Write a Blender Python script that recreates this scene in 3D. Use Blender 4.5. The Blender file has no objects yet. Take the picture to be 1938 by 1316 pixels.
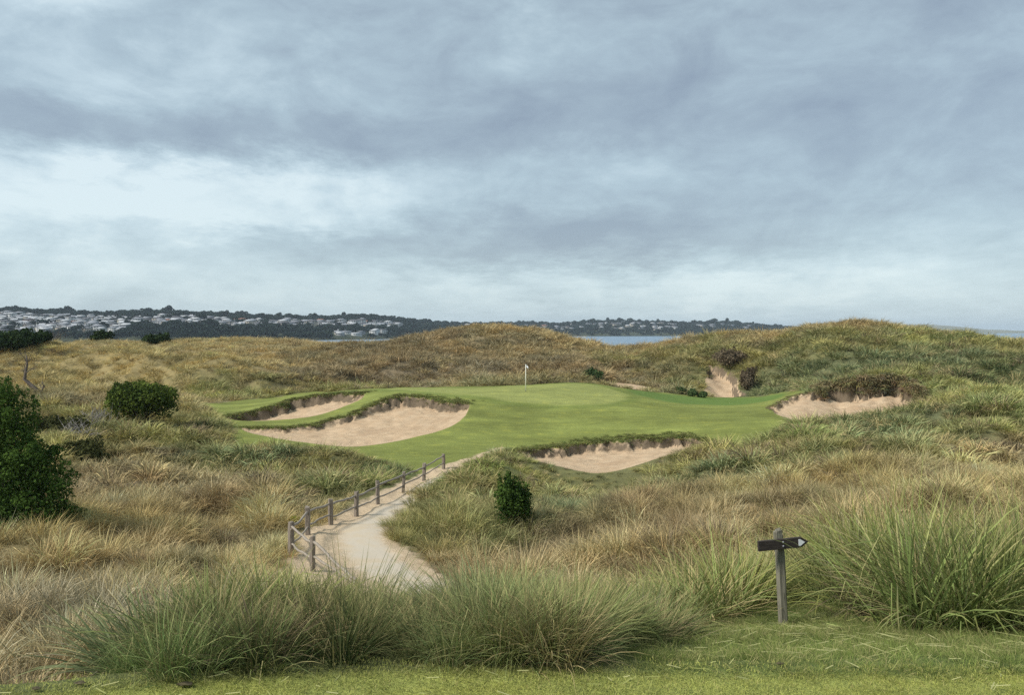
import bpy, bmesh, math, random
import numpy as np
from mathutils import Vector, Matrix

# ------------------------------------------------------------------ camera, sky, sun, exposure
SC = bpy.context.scene
COL = SC.collection
F = 1613.0                       # focal length in photograph pixels (1938 wide)
PITCH = math.atan(31.0 / F)
cam = bpy.data.cameras.new('camera')
cam.sensor_fit = 'HORIZONTAL'
cam.angle = 2 * math.atan(969.0 / F)
cam.clip_start = 0.1
cam.clip_end = 60000
camo = bpy.data.objects.new('camera', cam)
COL.objects.link(camo)
camo.location = (0, 0, 0)
camo.rotation_euler = (math.pi / 2 - PITCH, 0, 0)
SC.camera = camo
SC.view_settings.view_transform = 'Standard'
SC.view_settings.look = 'None'
SC.view_settings.exposure = 1.50
SC.view_settings.gamma = 1.0
SC.view_settings.use_curve_mapping = False
SC.cycles.use_denoising = False       # the grass keeps its blades; sampled evenly instead
SC.cycles.use_adaptive_sampling = False
SC.cycles.sample_clamp_indirect = 4.0
SC.cycles.max_bounces = 6
SC.cycles.diffuse_bounces = 2
SC.cycles.glossy_bounces = 2
SC.cycles.transmission_bounces = 3
SC.cycles.volume_bounces = 0
SC.cycles.transparent_max_bounces = 4

SUN_EL, SUN_AZ = math.radians(44), math.radians(-112)   # azimuth from +Y, clockwise positive


class NT:
    """small helper for building node trees"""
    def __init__(self, tree):
        self.t = tree

    def n(self, typ, **kw):
        nd = self.t.nodes.new(typ)
        for k, v in kw.items():
            setattr(nd, k, v)
        return nd

    def put(self, sock, v):
        if hasattr(v, 'is_output') or isinstance(v, bpy.types.NodeSocket):
            self.t.links.new(v, sock)
        elif v is not None:
            sock.default_value = v

    def math(self, op, a, b=None, c=None, clamp=False):
        nd = self.n('ShaderNodeMath', operation=op, use_clamp=clamp)
        for i, v in enumerate((a, b, c)):
            if v is not None:
                self.put(nd.inputs[i], v)
        return nd.outputs[0]

    def mix(self, fac, a, b, mode='MIX'):
        nd = self.n('ShaderNodeMix', data_type='RGBA', blend_type=mode)
        self.put(nd.inputs[0], fac)
        for s, v in ((nd.inputs[6], a), (nd.inputs[7], b)):
            if isinstance(v, (tuple, list)):
                v = tuple(v) + ((1.0,) if len(v) == 3 else ())
            self.put(s, v)
        return nd.outputs[2]

    def noise(self, vec, scale, detail=3.0, rough=0.55, out=0, dist=0.0):
        nd = self.n('ShaderNodeTexNoise')
        if vec is not None:
            self.t.links.new(vec, nd.inputs['Vector'])
        nd.inputs['Scale'].default_value = scale
        nd.inputs['Detail'].default_value = detail
        nd.inputs['Roughness'].default_value = rough
        nd.inputs['Distortion'].default_value = dist
        return nd.outputs[out]

    def maprange(self, v, a, b, c=0.0, d=1.0, smooth=True):
        nd = self.n('ShaderNodeMapRange')
        if smooth:
            nd.interpolation_type = 'SMOOTHSTEP'
        self.put(nd.inputs[0], v)
        for i, x in enumerate((a, b, c, d)):
            nd.inputs[1 + i].default_value = x
        return nd.outputs[0]

    def mapping(self, vec, scale=(1, 1, 1), rot=(0, 0, 0), loc=(0, 0, 0)):
        nd = self.n('ShaderNodeMapping')
        self.t.links.new(vec, nd.inputs[0])
        nd.inputs['Location'].default_value = loc
        nd.inputs['Rotation'].default_value = rot
        nd.inputs['Scale'].default_value = scale
        return nd.outputs[0]

    def attr(self, name, typ='GEOMETRY', out='Color'):
        nd = self.n('ShaderNodeAttribute', attribute_type=typ, attribute_name=name)
        return nd.outputs[out]


def make_world():
    w = bpy.data.worlds.new('World')
    SC.world = w
    w.use_nodes = True
    t = w.node_tree
    t.nodes.clear()
    k = NT(t)
    out = k.n('ShaderNodeOutputWorld')
    bg = k.n('ShaderNodeBackground')
    bg.inputs[1].default_value = 0.1
    t.links.new(bg.outputs[0], out.inputs[0])
    tc = k.n('ShaderNodeTexCoord')
    d = tc.outputs['Generated']
    sep = k.n('ShaderNodeSeparateXYZ')
    t.links.new(d, sep.inputs[0])
    x, y, z = sep.outputs
    hyp = k.math('SQRT', k.math('ADD', k.math('MULTIPLY', x, x), k.math('MULTIPLY', y, y)))
    az = k.math('ARCTAN2', x, y)
    el = k.math('ARCTAN2', z, hyp)
    # cloud-deck coordinates: a flat layer overhead seen in perspective
    zz = k.math('ADD', k.math('ABSOLUTE', z), 0.10)
    comb = k.n('ShaderNodeCombineXYZ')
    t.links.new(k.math('DIVIDE', x, zz), comb.inputs[0])
    t.links.new(k.math('DIVIDE', y, zz), comb.inputs[1])
    deck = comb.outputs[0]
    warp = k.noise(k.mapping(deck, (1.3, 0.9, 1)), 1.3, 8.0, 0.70, out=1)
    wsep = k.n('ShaderNodeSeparateColor')
    t.links.new(warp, wsep.inputs[0])
    azw = k.math('ADD', az, k.math('MULTIPLY', k.math('SUBTRACT', wsep.outputs[0], 0.5), 0.30))
    elw = k.math('ADD', el, k.math('MULTIPLY', k.math('SUBTRACT', wsep.outputs[1], 0.5), 0.115))
    n1 = k.noise(k.mapping(deck, (1.0, 0.75, 1), (0, 0, 0.35)), 0.55, 5.0, 0.55)
    n2 = k.noise(k.mapping(deck, (1.0, 0.6, 1), (0, 0, 0.5), (3.1, 1.7, 0)), 1.9, 7.0, 0.62, dist=.5)
    sph = k.n('ShaderNodeCombineXYZ')
    t.links.new(az, sph.inputs[0]); t.links.new(el, sph.inputs[1])
    n3 = k.noise(k.mapping(sph.outputs[0], (1.0, 1.7, 1), (0, 0, -.35)), 6.5, 7.0, 0.58, dist=.7)
    b = k.math('ADD', 0.485, k.math('MULTIPLY', k.math('SUBTRACT', n1, 0.5), 0.45))
    b = k.math('ADD', b, k.math('MULTIPLY', k.math('SUBTRACT', n2, 0.5), 0.30))
    b = k.math('ADD', b, k.math('MULTIPLY', k.math('SUBTRACT', n3, 0.5), 1.0))
    n4 = k.noise(k.mapping(sph.outputs[0], (1.0, 2.0, 1), (0, 0, -.35)), 19.0, 7.0, 0.62, dist=.3)
    b = k.math('ADD', b, k.math('MULTIPLY', k.math('SUBTRACT', n4, 0.5), 0.42))
    G = [  # cloud masses: azimuth/elevation centre and extent (in photograph pixels), brightness
        (330, 130, 60, 22, .18), (110, 205, 60, 18, .15), (520, 160, 60, 18, .13), (70, 55, 80, 26, .14), (250, 60, 90, 24, .10),
        (60, 370, 260, 60, .36), (420, 375, 260, 55, .33), (220, 460, 520, 55, .20), (10, 40, 130, 60, .34),
        (560, 310, 90, 30, .26), (640, 205, 60, 16, .14), (1440, 190, 70, 40, .10), (1330, 470, 60, 20, .16), (520, 430, 120, 20, .18), (330, 175, 220, 35, .10), (1130, 340, 120, 40, .20), (1430, 535, 260, 35, .24),
        (1000, 570, 600, 36, .14), (1500, 545, 300, 36, .10), (720, 350, 200, 36, .14), (1000, 575, 260, 26, .10), (640, 545, 300, 30, .12), (740, 40, 260, 60, .06), (1620, 460, 200, 40, .08),
        (330, 285, 300, 36, -.40), (40, 250, 180, 50, -.24), (200, 110, 200, 36, -.16), (850, 245, 300, 60, -.24),
        (1060, 450, 230, 42, -.46), (1250, 250, 260, 70, -.08), (1720, 260, 320, 130, -.20), (620, 470, 220, 26, -.14),
        (1480, 120, 330, 70, -.08), (480, 30, 220, 40, -.10), (1100, 130, 260, 40, -.10), (1250, 470, 160, 26, -.14),
    ]
    for (u, v, su, sv, a) in G:
        a0, e0 = math.atan((u - 969) / F), math.atan((627 - v) / F)
        qx = k.math('DIVIDE', k.math('SUBTRACT', azw, a0), su / F)
        qy = k.math('DIVIDE', k.math('SUBTRACT', elw, e0), sv / F)
        r2 = k.math('ADD', k.math('MULTIPLY', qx, qx), k.math('MULTIPLY', qy, qy))
        g = k.math('EXPONENT', k.math('MULTIPLY', r2, -0.5))
        b = k.math('MULTIPLY_ADD', g, a, b)
    ramp = k.n('ShaderNodeValToRGB')
    e = ramp.color_ramp.elements
    K = 1 / 2.75
    stops = [(0.0, (.255, .315, .382)), (.28, (.326, .406, .466)), (.5, (.406, .512, .568)),
             (.75, (.545, .665, .715)), (1.0, (.70, .81, .835))]
    e[0].position, e[0].color = stops[0][0], tuple(c * K for c in stops[0][1]) + (1,)
    e[1].position, e[1].color = stops[-1][0], tuple(c * K for c in stops[-1][1]) + (1,)
    for p, c in stops[1:-1]:
        s = e.new(p)
        s.color = tuple(v * K for v in c) + (1,)
    t.links.new(b, ramp.inputs[0])
    hz = k.math('EXPONENT', k.math('MULTIPLY', k.math('ABSOLUTE', el), -1 / 0.045))
    c = k.mix(k.math('MULTIPLY', hz, 0.65), ramp.outputs[0], tuple(v * K for v in (.50, .64, .72)))
    sc = k.n('ShaderNodeVectorMath', operation='SCALE')
    t.links.new(c, sc.inputs[0])
    sc.inputs[3].default_value = 10.0
    sky = k.n('ShaderNodeTexSky', sky_type='NISHITA')
    sky.sun_disc = False
    sky.sun_elevation = SUN_EL
    sky.sun_rotation = SUN_AZ
    fin = k.mix(0.10, sc.outputs[0], sky.outputs[0])
    t.links.new(fin, bg.inputs[0])


make_world()
sl = bpy.data.lights.new('sun', 'SUN')
sl.energy = 1.5
sl.angle = math.radians(11)
sl.color = (1.0, 0.96, 0.90)
so = bpy.data.objects.new('sun', sl)
COL.objects.link(so)
sdir = Vector((math.sin(SUN_AZ) * math.cos(SUN_EL), math.cos(SUN_AZ) * math.cos(SUN_EL), math.sin(SUN_EL)))
so.rotation_euler = sdir.to_track_quat('Z', 'Y').to_euler()
so.location = sdir * 60

# ------------------------------------------------------------------ small tools
RNG = np.random.default_rng(7)
SEA = -14.0


def tag(o, label=None, cat=None, group=None, kind=None):
    if label: o['label'] = label
    if cat: o['category'] = cat
    if group: o['group'] = group
    if kind: o['kind'] = kind
    return o


def ray(u, v):
    uc, yc = (u - 969) / F, (658 - v) / F
    return uc, math.cos(PITCH) + yc * math.sin(PITCH), -math.sin(PITCH) + yc * math.cos(PITCH)


def at(u, v, d):
    a, b, c = ray(u, v)
    return np.array((a / b * d, d, c / b * d))


def mesh_np(name, V, faces, mat=None, smooth=False):
    """V (n,3); faces: (m,4) or (m,3) int array, or list of such"""
    me = bpy.data.meshes.new(name)
    if not isinstance(faces, list):
        faces = [faces]
    faces = [np.asarray(f, dtype=np.int32) for f in faces if len(f)]
    me.vertices.add(len(V))
    me.vertices.foreach_set('co', np.asarray(V, dtype=np.float32).ravel())
    nl = sum(f.size for f in faces)
    npoly = sum(len(f) for f in faces)
    me.loops.add(nl)
    me.loops.foreach_set('vertex_index', np.concatenate([f.ravel() for f in faces]))
    me.polygons.add(npoly)
    starts, o = [], 0
    for f in faces:
        starts.append(o + np.arange(len(f)) * f.shape[1])
        o += f.size
    me.polygons.foreach_set('loop_start', np.concatenate(starts).astype(np.int32))
    me.update(calc_edges=True)
    if smooth:
        me.polygons.foreach_set('use_smooth', np.ones(npoly, dtype=bool))
    if mat:
        me.materials.append(mat)
    return me


def fattr(me, name, arr, dom='POINT'):
    a = me.attributes.new(name, 'FLOAT', dom)
    a.data.foreach_set('value', np.asarray(arr, dtype=np.float32).ravel())


def cattr(me, name, arr):
    a = me.attributes.new(name, 'FLOAT_COLOR', 'POINT')
    arr = np.asarray(arr, dtype=np.float32)
    if arr.shape[1] == 3:
        arr = np.concatenate([arr, np.ones((len(arr), 1), np.float32)], 1)
    a.data.foreach_set('color', arr.ravel())


def link(name, me, parent=None, loc=(0, 0, 0)):
    o = bpy.data.objects.new(name, me)
    COL.objects.link(o)
    o.location = loc
    if parent:
        o.parent = parent
    return o


_lat = np.random.default_rng(99).random((256, 256))


def vnoise(x, y):
    xi, yi = np.floor(x).astype(int), np.floor(y).astype(int)
    fx, fy = x - xi, y - yi
    fx, fy = fx * fx * (3 - 2 * fx), fy * fy * (3 - 2 * fy)
    a, b = _lat[xi & 255, yi & 255], _lat[(xi + 1) & 255, yi & 255]
    c, d = _lat[xi & 255, (yi + 1) & 255], _lat[(xi + 1) & 255, (yi + 1) & 255]
    return (a * (1 - fx) + b * fx) * (1 - fy) + (c * (1 - fx) + d * fx) * fy


def fbm(x, y, oct=4, lac=2.03, g=0.5):
    s, a, n = 0, 1.0, 0
    for i in range(oct):
        s = s + a * vnoise(x + 17.3 * i, y + 9.1 * i)
        n += a
        a *= g
        x, y = x * lac, y * lac
    return s / n


def sstep(a, b, x):
    t = np.clip((x - a) / (b - a), 0, 1)
    return t * t * (3 - 2 * t)


# ------------------------------------------------------------------ terrain height from surveyed points
CP = []      # (s, ln d, z)


def cp(u, v, d, drop=0.0):
    p = at(u, v, d)
    CP.append((p[0] / p[1], math.log(d), p[2] - drop))


def cz(s, d, z):
    CP.append((s, math.log(d), z))


R = 0.42     # grass thickness taken off where the photograph shows the top of the rough
# tee and the fall beyond it
for s in (-2.2, -1.4, -.8, -.45, -.2, 0, .2, .45, .8, 1.4, 2.2):
    cz(s, 1.4, -1.65); cz(s, 2.6, -1.65); cz(s, 3.6, -1.65)
for s, e in ((-.8, 3.9), (-.6, 3.93), (-.48, 4.05), (-.28, 4.19), (-.1, 4.27), (.05, 4.27), (.15, 4.22), (.3, 4.2), (.6, 4.2), (.9, 4.2)):
    cz(s, e, -1.65)
for s, prof in ((-1.6, ((5, -2.3), (8, -4.4), (14, -6), (24, -6.6))),
                (-.75, ((4.6, -2.05), (5.6, -2.75), (8, -4.3), (11, -5.4))),
                (-.5, ((4.6, -1.95), (5.6, -2.6), (8, -4.1), (11, -5.3))),
                (-.4, ((5, -1.90), (5.8, -2.3), (8, -3.9))),
                (-.3, ((5, -1.85), (5.8, -2.1), (6.5, -2.5), (8.5, -3.7), (12, -5.2), (17, -6.3))),
                (-.18, ((5, -1.84), (5.8, -2.1))),
                (-.05, ((5, -1.84), (5.8, -2.1), (6.5, -2.5), (8.2, -3.3), (10.5, -4.4), (14, -5.6), (18, -6.5))),
                (.12, ((5, -1.85), (6.5, -2.5), (8.4, -3.2), (11, -4.4), (15, -5.5), (20, -6.3))),
                (.22, ((9.5, -3.3), (12, -4.3), (16, -5.2), (21, -6.0))),
                (.35, ((9.5, -3.15), (12, -4.0), (16, -4.9), (21, -5.4))),
                (.5, ((9, -2.95), (12, -3.9), (16, -4.7), (21, -5.1))),
                (.8, ((5, -1.85), (7, -2.4), (9, -2.8), (12, -3.7), (20, -4.7), (30, -5.2))),
                (1.6, ((6, -2.1), (12, -3.4), (20, -4.5), (40, -4.5)))):
    for d, z in prof:
        cz(s, d, z)
cp(1480, 1185, 7.5); cp(1350, 1200, 6.4); cp(1255, 1250, 4.7); cp(1600, 1200, 6.4); cp(1700, 1225, 5.3)
cp(1840, 1198, 6.4); cp(1935, 1200, 6.3); cp(1560, 1150, 8.2); cp(1900, 1235, 5.0); cp(1500, 1235, 5.1); cp(1420, 1165, 7.9)
# left valley
for q in ((100, 1268, 15), (300, 1220, 16), (100, 1150, 19), (350, 1120, 20), (100, 1050, 25), (300, 1050, 25.5), (480, 1060, 25),
          (150, 950, 34), (350, 950, 35), (-150, 1000, 29), (-150, 850, 50), (480, 960, 34), (600, 920, 39.5), (150, 870, 45), (350, 880, 45),
          (500, 885, 45), (100, 800, 60), (250, 815, 57), (380, 830, 55), (560, 855, 50.5), (680, 885, 46),
          (60, 752, 74), (200, 745, 76), (330, 770, 68)):
    cp(*q, drop=R)
# path and fence line
for q in ((551, 1054, 27), (582, 1016, 30), (626, 996, 32.3), (674, 976, 34.6), (715, 953, 37.2), (763, 931, 40.6), (802, 910, 44.3),
          (840, 890, 48.3), (760, 1110, 23), (840, 1100, 23.6), (660, 1030, 29), (700, 1000, 31.5), (760, 955, 38), (830, 905, 45.5),
          (880, 878, 49.5), (930, 850, 54.5), (960, 840, 57)):
    cp(*q)
# mound right of the path and the low ridge before the front bunker
for q in ((770, 1035, 27.6), (800, 985, 32.5), (830, 940, 37.5), (870, 905, 41.5), (905, 872, 44), (945, 850, 45), (985, 868, 45), (1030, 892, 45),
          (1090, 910, 45), (1160, 908, 45), (1250, 885, 46), (1330, 866, 47), (1400, 850, 48), (1455, 822, 49), (1500, 805, 50.5),
          (1600, 797, 52.5), (1700, 792, 54), (1780, 770, 57), (1860, 745, 60), (1935, 750, 61),
          (900, 1000, 31), (900, 1070, 25), (1050, 1060, 24), (1000, 960, 35.5), (1100, 1000, 30), (1250, 1050, 23.5), (1250, 970, 32),
          (1150, 940, 37.5), (1400, 1000, 27), (1400, 920, 36), (1550, 960, 28), (1550, 880, 38), (1700, 960, 26), (1700, 870, 39), (1850, 940, 28),
          (1880, 850, 43), (2200, 900, 35), (2200, 760, 60), (1800, 830, 46)):
    cp(*q, drop=R)
# behind the low ridge, the front bunker's sand and its back edge
for q in ((1150, 885, 49.5), (1250, 862, 51), (1060, 873, 51), (980, 855, 53.5), (1150, 838, 57.5), (1040, 846, 56.5), (1280, 831, 58), (1350, 838, 56.5), (1420, 836, 56),
          (1150, 800, 62), (1000, 810, 60.5), (900, 830, 57.5), (900, 790, 63), (1300, 800, 61.5), (1420, 800, 61), (1480, 795, 62),
          (1150, 772, 66.5), (1020, 772, 66.5), (1300, 778, 66), (1420, 778, 66.5),
          (995, 741, 71.5), (920, 752, 68.5), (1080, 748, 71), (1180, 752, 70.5), (1240, 762, 69), (1340, 771, 69), (1450, 765, 70),
          (880, 738, 74), (1000, 730, 77), (1080, 724.5, 80), (730, 736, 76), (800, 736, 76.5), (1140, 728, 80),
          (1240, 752, 77), (1350, 765, 76), (1430, 762, 77), (1250, 742, 85), (1350, 750, 89), (1440, 747, 89), (1490, 742, 82), (1200, 735, 85)):
    cp(*q)
# left bunkers and turf between
for q in ((660, 848, 55.5), (780, 830, 57.5), (860, 808, 60), (560, 838, 57), (470, 822, 60), (470, 812, 62), (560, 809, 63), (620, 800, 64.2), (690, 778, 66.5),
          (750, 754, 69), (830, 760, 68), (885, 768, 66.5), (480, 801, 66), (600, 788, 68), (680, 758, 71.5), (740, 742, 73),
          (420, 797, 67), (440, 786, 71), (535, 767, 74), (600, 750, 75.5), (660, 745, 75.5), (700, 744, 74.5),
          (430, 772, 77), (520, 757, 81), (380, 762, 80), (600, 744, 79), (690, 737, 80)):
    cp(*q)
cp(450, 850, 54, R * .5)
# right bunker
for q in ((1465, 777, 66), (1500, 797, 62), (1570, 799, 61.5), (1640, 795, 62.5), (1690, 783, 64.5), (1752, 769, 68), (1510, 749, 71.5),
          (1555, 737, 72.5), (1600, 722, 72.5), (1650, 715, 72.5), (1715, 714, 72.5), (1735, 742, 71)):
    cp(*q)
# dunes behind
for q in ((1640, 698, 80), (1640, 660, 96), (1620, 607, 112), (1540, 620, 114), (1480, 626, 118), (1700, 626, 108), (1800, 635, 105), (1900, 646, 102),
          (1850, 700, 84), (1930, 690, 80), (1750, 705, 78), (1820, 727, 67), (1930, 741, 66), (1745, 712, 69), (1500, 700, 92), (1560, 680, 92), (1450, 690, 97),
          (1410, 742, 90), (1400, 690, 101), (1335, 735, 92), (1330, 690, 102), (1300, 660, 114),
          (1380, 632, 121), (1300, 636, 125), (1230, 656, 125), (1160, 666, 124), (1105, 656, 126), (1040, 624, 131), (950, 614, 135), (880, 621, 137), (800, 634, 139),
          (715, 658, 143), (620, 648, 150), (500, 640, 156), (400, 640, 160), (950, 670, 116), (1050, 690, 107), (1200, 700, 104),
          (950, 718, 96), (1060, 716, 95), (800, 722, 96), (700, 724, 95), (620, 735, 90), (560, 744, 86), (800, 680, 112), (600, 690, 112), (700, 690, 110), (1180, 724, 92),
          (450, 745, 87), (350, 745, 87), (150, 715, 100), (450, 672, 128), (150, 690, 116), (160, 646, 148), (280, 646, 150),
          (20, 705, 102), (-200, 690, 110), (-200, 650, 140), (2100, 700, 80), (2100, 652, 100), (2400, 660, 100)):
    cp(*q, drop=R)
for u, d, z in ((1480, 138, -2.5), (1550, 136, -2.5), (1620, 134, -2.2), (1700, 130, -2.4), (1800, 127, -2.6), (1900, 124, -2.8), (2100, 124, -2.8), (2400, 124, -2.8),
                (1480, 160, -5.5), (1650, 155, -5.5), (1850, 150, -5.5), (2200, 150, -5.5), (1400, 140, -2.6), (1300, 145, -3.2), (1230, 145, -4.4), (1160, 145, -5.2), (1100, 146, -5),
                (1050, 150, -3.6), (950, 156, -2.8), (880, 157, -3.0), (800, 158, -3.2), (700, 162, -3.8), (1250, 165, -7), (950, 172, -5.6), (600, 172, -4), (400, 178, -4.2), (200, 166, -4.2), (0, 160, -4.2), (-250, 165, -4.2)):
    cz((u - 969) / F, d, z)
for q in ((232, 648, 112), (196, 662, 110), (271, 657, 112), (306, 671, 111), (155, 684, 106), (340, 684, 108), (129, 644, 120), (60, 648, 117), (10, 668, 112),
          (382, 690, 100), (440, 691, 100), (500, 712, 97), (330, 700, 98), (250, 690, 103)):
    cp(*q, drop=R)
for u, d, v in ((232, 127, 666), (271, 127, 668), (196, 126, 672), (320, 126, 678), (129, 134, 664), (60, 130, 668), (400, 113, 702), (460, 112, 704)):
    cp(u, v, d, drop=R)
cp(1860, 748, 74); cp(1930, 762, 74); cp(1780, 726, 75)
# far side of the dunes, down to the beach
for s in (-2.2, -1.2, -.6, -.3, 0, .12, .3, .6, 1.2, 2.2):
    cz(s, 192, -7.5); cz(s, 228, -12); cz(s, 300, -16.5)
for s in (-2.2, 2.2):
    for d in (12, 25, 45, 70, 110, 140):
        cz(s, d, -5.2 if s < 0 else -4.0)
CP = np.array(CP)


def tps_fit(P, z, lam):
    n = len(P)
    r2 = ((P[:, None] - P[None]) ** 2).sum(-1)
    Kx = np.where(r2 > 0, r2 * np.log(r2 + 1e-12) * .5, 0) + lam * np.eye(n)
    A = np.zeros((n + 3, n + 3))
    A[:n, :n] = Kx
    A[:n, n] = 1
    A[:n, n + 1:] = P
    A[n, :n] = 1
    A[n + 1:, :n] = P.T
    return np.linalg.solve(A, np.concatenate([z, np.zeros(3)]))


def tps_eval(w, P, Q):
    n = len(P)
    out = np.empty(len(Q))
    for i in range(0, len(Q), 20000):
        q = Q[i:i + 20000]
        r2 = ((q[:, None] - P[None]) ** 2).sum(-1)
        out[i:i + 20000] = (r2 * np.log(r2 + 1e-12) * .5) @ w[:n] + w[n] + q @ w[n + 1:]
    return out


# z is smoothed per unit distance so that a metre near the lens and far off weigh alike
W = tps_fit(CP[:, :2], CP[:, 2], 0.0006)
sg_in = np.arange(-0.70, 0.7001, 0.0023)
ext = 0.70 + np.cumsum(np.linspace(0.004, 0.09, 34))
SG = np.concatenate([-ext[::-1], sg_in, ext])


def lrange(a, b, st):
    return np.exp(np.arange(math.log(a), math.log(b), st))


DG = np.concatenate([lrange(1.4, 3.7, .03), lrange(3.7, 4.9, .006), lrange(4.9, 30, .012), lrange(30, 50, .0075), lrange(50, 92, .0030), lrange(92, 150, .006), lrange(150, 300, .02)])
LG = np.log(DG)
NS, ND = len(SG), len(DG)
cs, cl = SG[::4], LG[::4]
cs = np.append(cs, SG[-1]) if cs[-1] != SG[-1] else cs
cl = np.append(cl, LG[-1]) if cl[-1] != LG[-1] else cl
gs, gl = np.meshgrid(cs, cl)
zc = tps_eval(W, CP[:, :2], np.stack([gs.ravel(), gl.ravel()], 1)).reshape(gs.shape)


def bil(xs, ys, Z, x, y):
    ix = np.clip(np.interp(x, xs, np.arange(len(xs))), 0, len(xs) - 1.001)
    iy = np.clip(np.interp(y, ys, np.arange(len(ys))), 0, len(ys) - 1.001)
    i, j = ix.astype(int), iy.astype(int)
    fx, fy = ix - i, iy - j
    return (Z[j, i] * (1 - fx) + Z[j, i + 1] * fx) * (1 - fy) + (Z[j + 1, i] * (1 - fx) + Z[j + 1, i + 1] * fx) * fy


S2, L2 = np.meshgrid(SG, LG)
Z = bil(cs, cl, zc, S2.ravel(), L2.ravel()).reshape(S2.shape)
D2 = np.exp(L2)
X2, Y2 = S2 * D2, D2
TEE_S = np.array([-2.5, -.8, -.6, -.48, -.28, -.1, .05, .15, .3, .6, 2.5])
TEE_E = np.array([3.9, 3.9, 3.93, 4.05, 4.19, 4.27, 4.27, 4.22, 4.2, 4.2, 4.2]) - .20
edge = np.interp(S2, TEE_S, TEE_E)
tee_sd = Y2 - edge                                     # <0 on the tee
Z = np.where(tee_sd < 0.25, Z * sstep(0, .25, tee_sd) + (-1.65) * (1 - sstep(0, .25, tee_sd)), Z)


def H(x, y):
    x, y = np.asarray(x, float), np.asarray(y, float)
    return bil(SG, LG, Z, x / y, np.log(y))


def hit(u, v, dmin=3.0, dmax=200.0):
    """where the line of sight through a photograph pixel meets the ground"""
    a, b, c = ray(u, v)
    ds = np.exp(np.linspace(math.log(dmin), math.log(dmax), 2500))
    zz = H(a / b * ds, ds)
    below = np.nonzero(c / b * ds < zz)[0]
    d = ds[below[0]] if len(below) else dmax
    return np.array((a / b * d, d))


def poly(pts, dmin=45):
    return np.array([hit(*p[:2], dmin) if len(p) == 2 else at(*p)[:2] for p in pts])


def dist_line(x, y, P):
    best = np.full(x.shape, 1e9)
    for a, b in zip(P[:-1], P[1:]):
        ab = b - a
        L = (ab ** 2).sum() + 1e-9
        t = np.clip(((x - a[0]) * ab[0] + (y - a[1]) * ab[1]) / L, 0, 1)
        best = np.minimum(best, (x - a[0] - t * ab[0]) ** 2 + (y - a[1] - t * ab[1]) ** 2)
    return np.sqrt(best)


def inside(x, y, P):
    c = np.zeros(x.shape, bool)
    n = len(P)
    for i in range(n):
        a, b = P[i], P[(i + 1) % n]
        if a[1] == b[1]:
            continue
        m = (a[1] > y) != (b[1] > y)
        c ^= m & (x < (b[0] - a[0]) * (y - a[1]) / (b[1] - a[1]) + a[0])
    return c


def smooth_closed(P, it=2):
    for _ in range(it):
        Q = np.roll(P, -1, 0)
        P = np.stack([.75 * P + .25 * Q, .25 * P + .75 * Q], 1).reshape(-1, 2)
    return P


def smooth_open(P, it=2):
    for _ in range(it):
        A, B = P[:-1], P[1:]
        M = np.stack([.75 * A + .25 * B, .25 * A + .75 * B], 1).reshape(-1, 2)
        P = np.concatenate([P[:1], M, P[-1:]])
    return P


def sdf(P, x=None, y=None, pad=4.0):
    """signed distance, negative inside; far away set to +pad"""
    x = X2 if x is None else x
    y = Y2 if y is None else y
    out = np.full(x.shape, pad)
    m = (x > P[:, 0].min() - pad) & (x < P[:, 0].max() + pad) & (y > P[:, 1].min() - pad) & (y < P[:, 1].max() + pad)
    d = dist_line(x[m], y[m], np.concatenate([P, P[:1]]))
    out[m] = np.where(inside(x[m], y[m], P), -d, d)
    return np.minimum(out, pad)


# ------------------------------------------------------------------ plan outlines
turf_P = smooth_closed(poly([
    (372, 760), (400, 766), (450, 758), (520, 753), (560, 746), (620, 742), (690, 737), (720, 733.5), (800, 733), (900, 733), (1000, 729), (1080, 725),
    (1130, 727), (1175, 736), (1230, 741), (1290, 747), (1340, 751), (1420, 749), (1490, 741), (1535, 740),
    (1500, 752), (1468, 770), (1468, 784), (1500, 800), (1480, 806), (1458, 826), (1440, 838), (1340, 840), (1240, 836), (1150, 842), (1040, 850), (980, 855),
    (950, 848), (900, 866, 50.5), (858, 884, 48.5), (820, 893, 47.5), (780, 880, 48.5), (720, 868, 50.5), (665, 858), (600, 848), (520, 838), (440, 860, 52.5), (445, 826), (440, 806), (405, 784)]))
green_P = smooth_closed(poly([(705, 738), (800, 734.5), (900, 734), (1000, 730), (1070, 726), (1120, 728), (1165, 738), (1195, 750), (1175, 764), (1060, 770), (960, 762), (900, 750), (820, 744)]))
hollow_P = smooth_closed(poly([(1175, 737), (1230, 742), (1340, 752), (1420, 750), (1490, 743), (1480, 752), (1420, 764), (1340, 768), (1250, 760)]))
B1_lip = smooth_open(poly([(455, 812), (520, 813), (562, 811), (600, 808), (625, 797), (650, 794), (688, 780), (705, 768), (735, 758), (760, 752), (800, 756), (835, 763), (865, 766), (888, 768)]), 1)
B1_front = smooth_open(poly([(888, 768), (884, 785), (862, 806), (800, 826), (720, 842), (660, 847), (600, 842), (540, 834), (480, 822), (455, 812)]))
B2_lip = smooth_open(poly([(422, 791), (470, 783), (520, 771), (540, 768), (545, 760), (600, 750), (650, 745), (690, 747)]), 1)
B2_front = smooth_open(poly([(690, 747), (684, 757), (640, 774), (600, 787), (540, 794), (470, 798), (422, 791)]))
B3_lip = smooth_open(poly([(962, 860), (1000, 853), (1040, 850), (1100, 844), (1150, 840), (1200, 838), (1250, 833), (1290, 832), (1325, 835), (1385, 842)]), 1)
B3_front = smooth_open(poly([(1385, 842), (1340, 845, 54), (1300, 857, 52), (1220, 880, 49.5), (1140, 895, 48), (1080, 890, 48.8), (1010, 876, 50.5), (962, 860)]))
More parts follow.
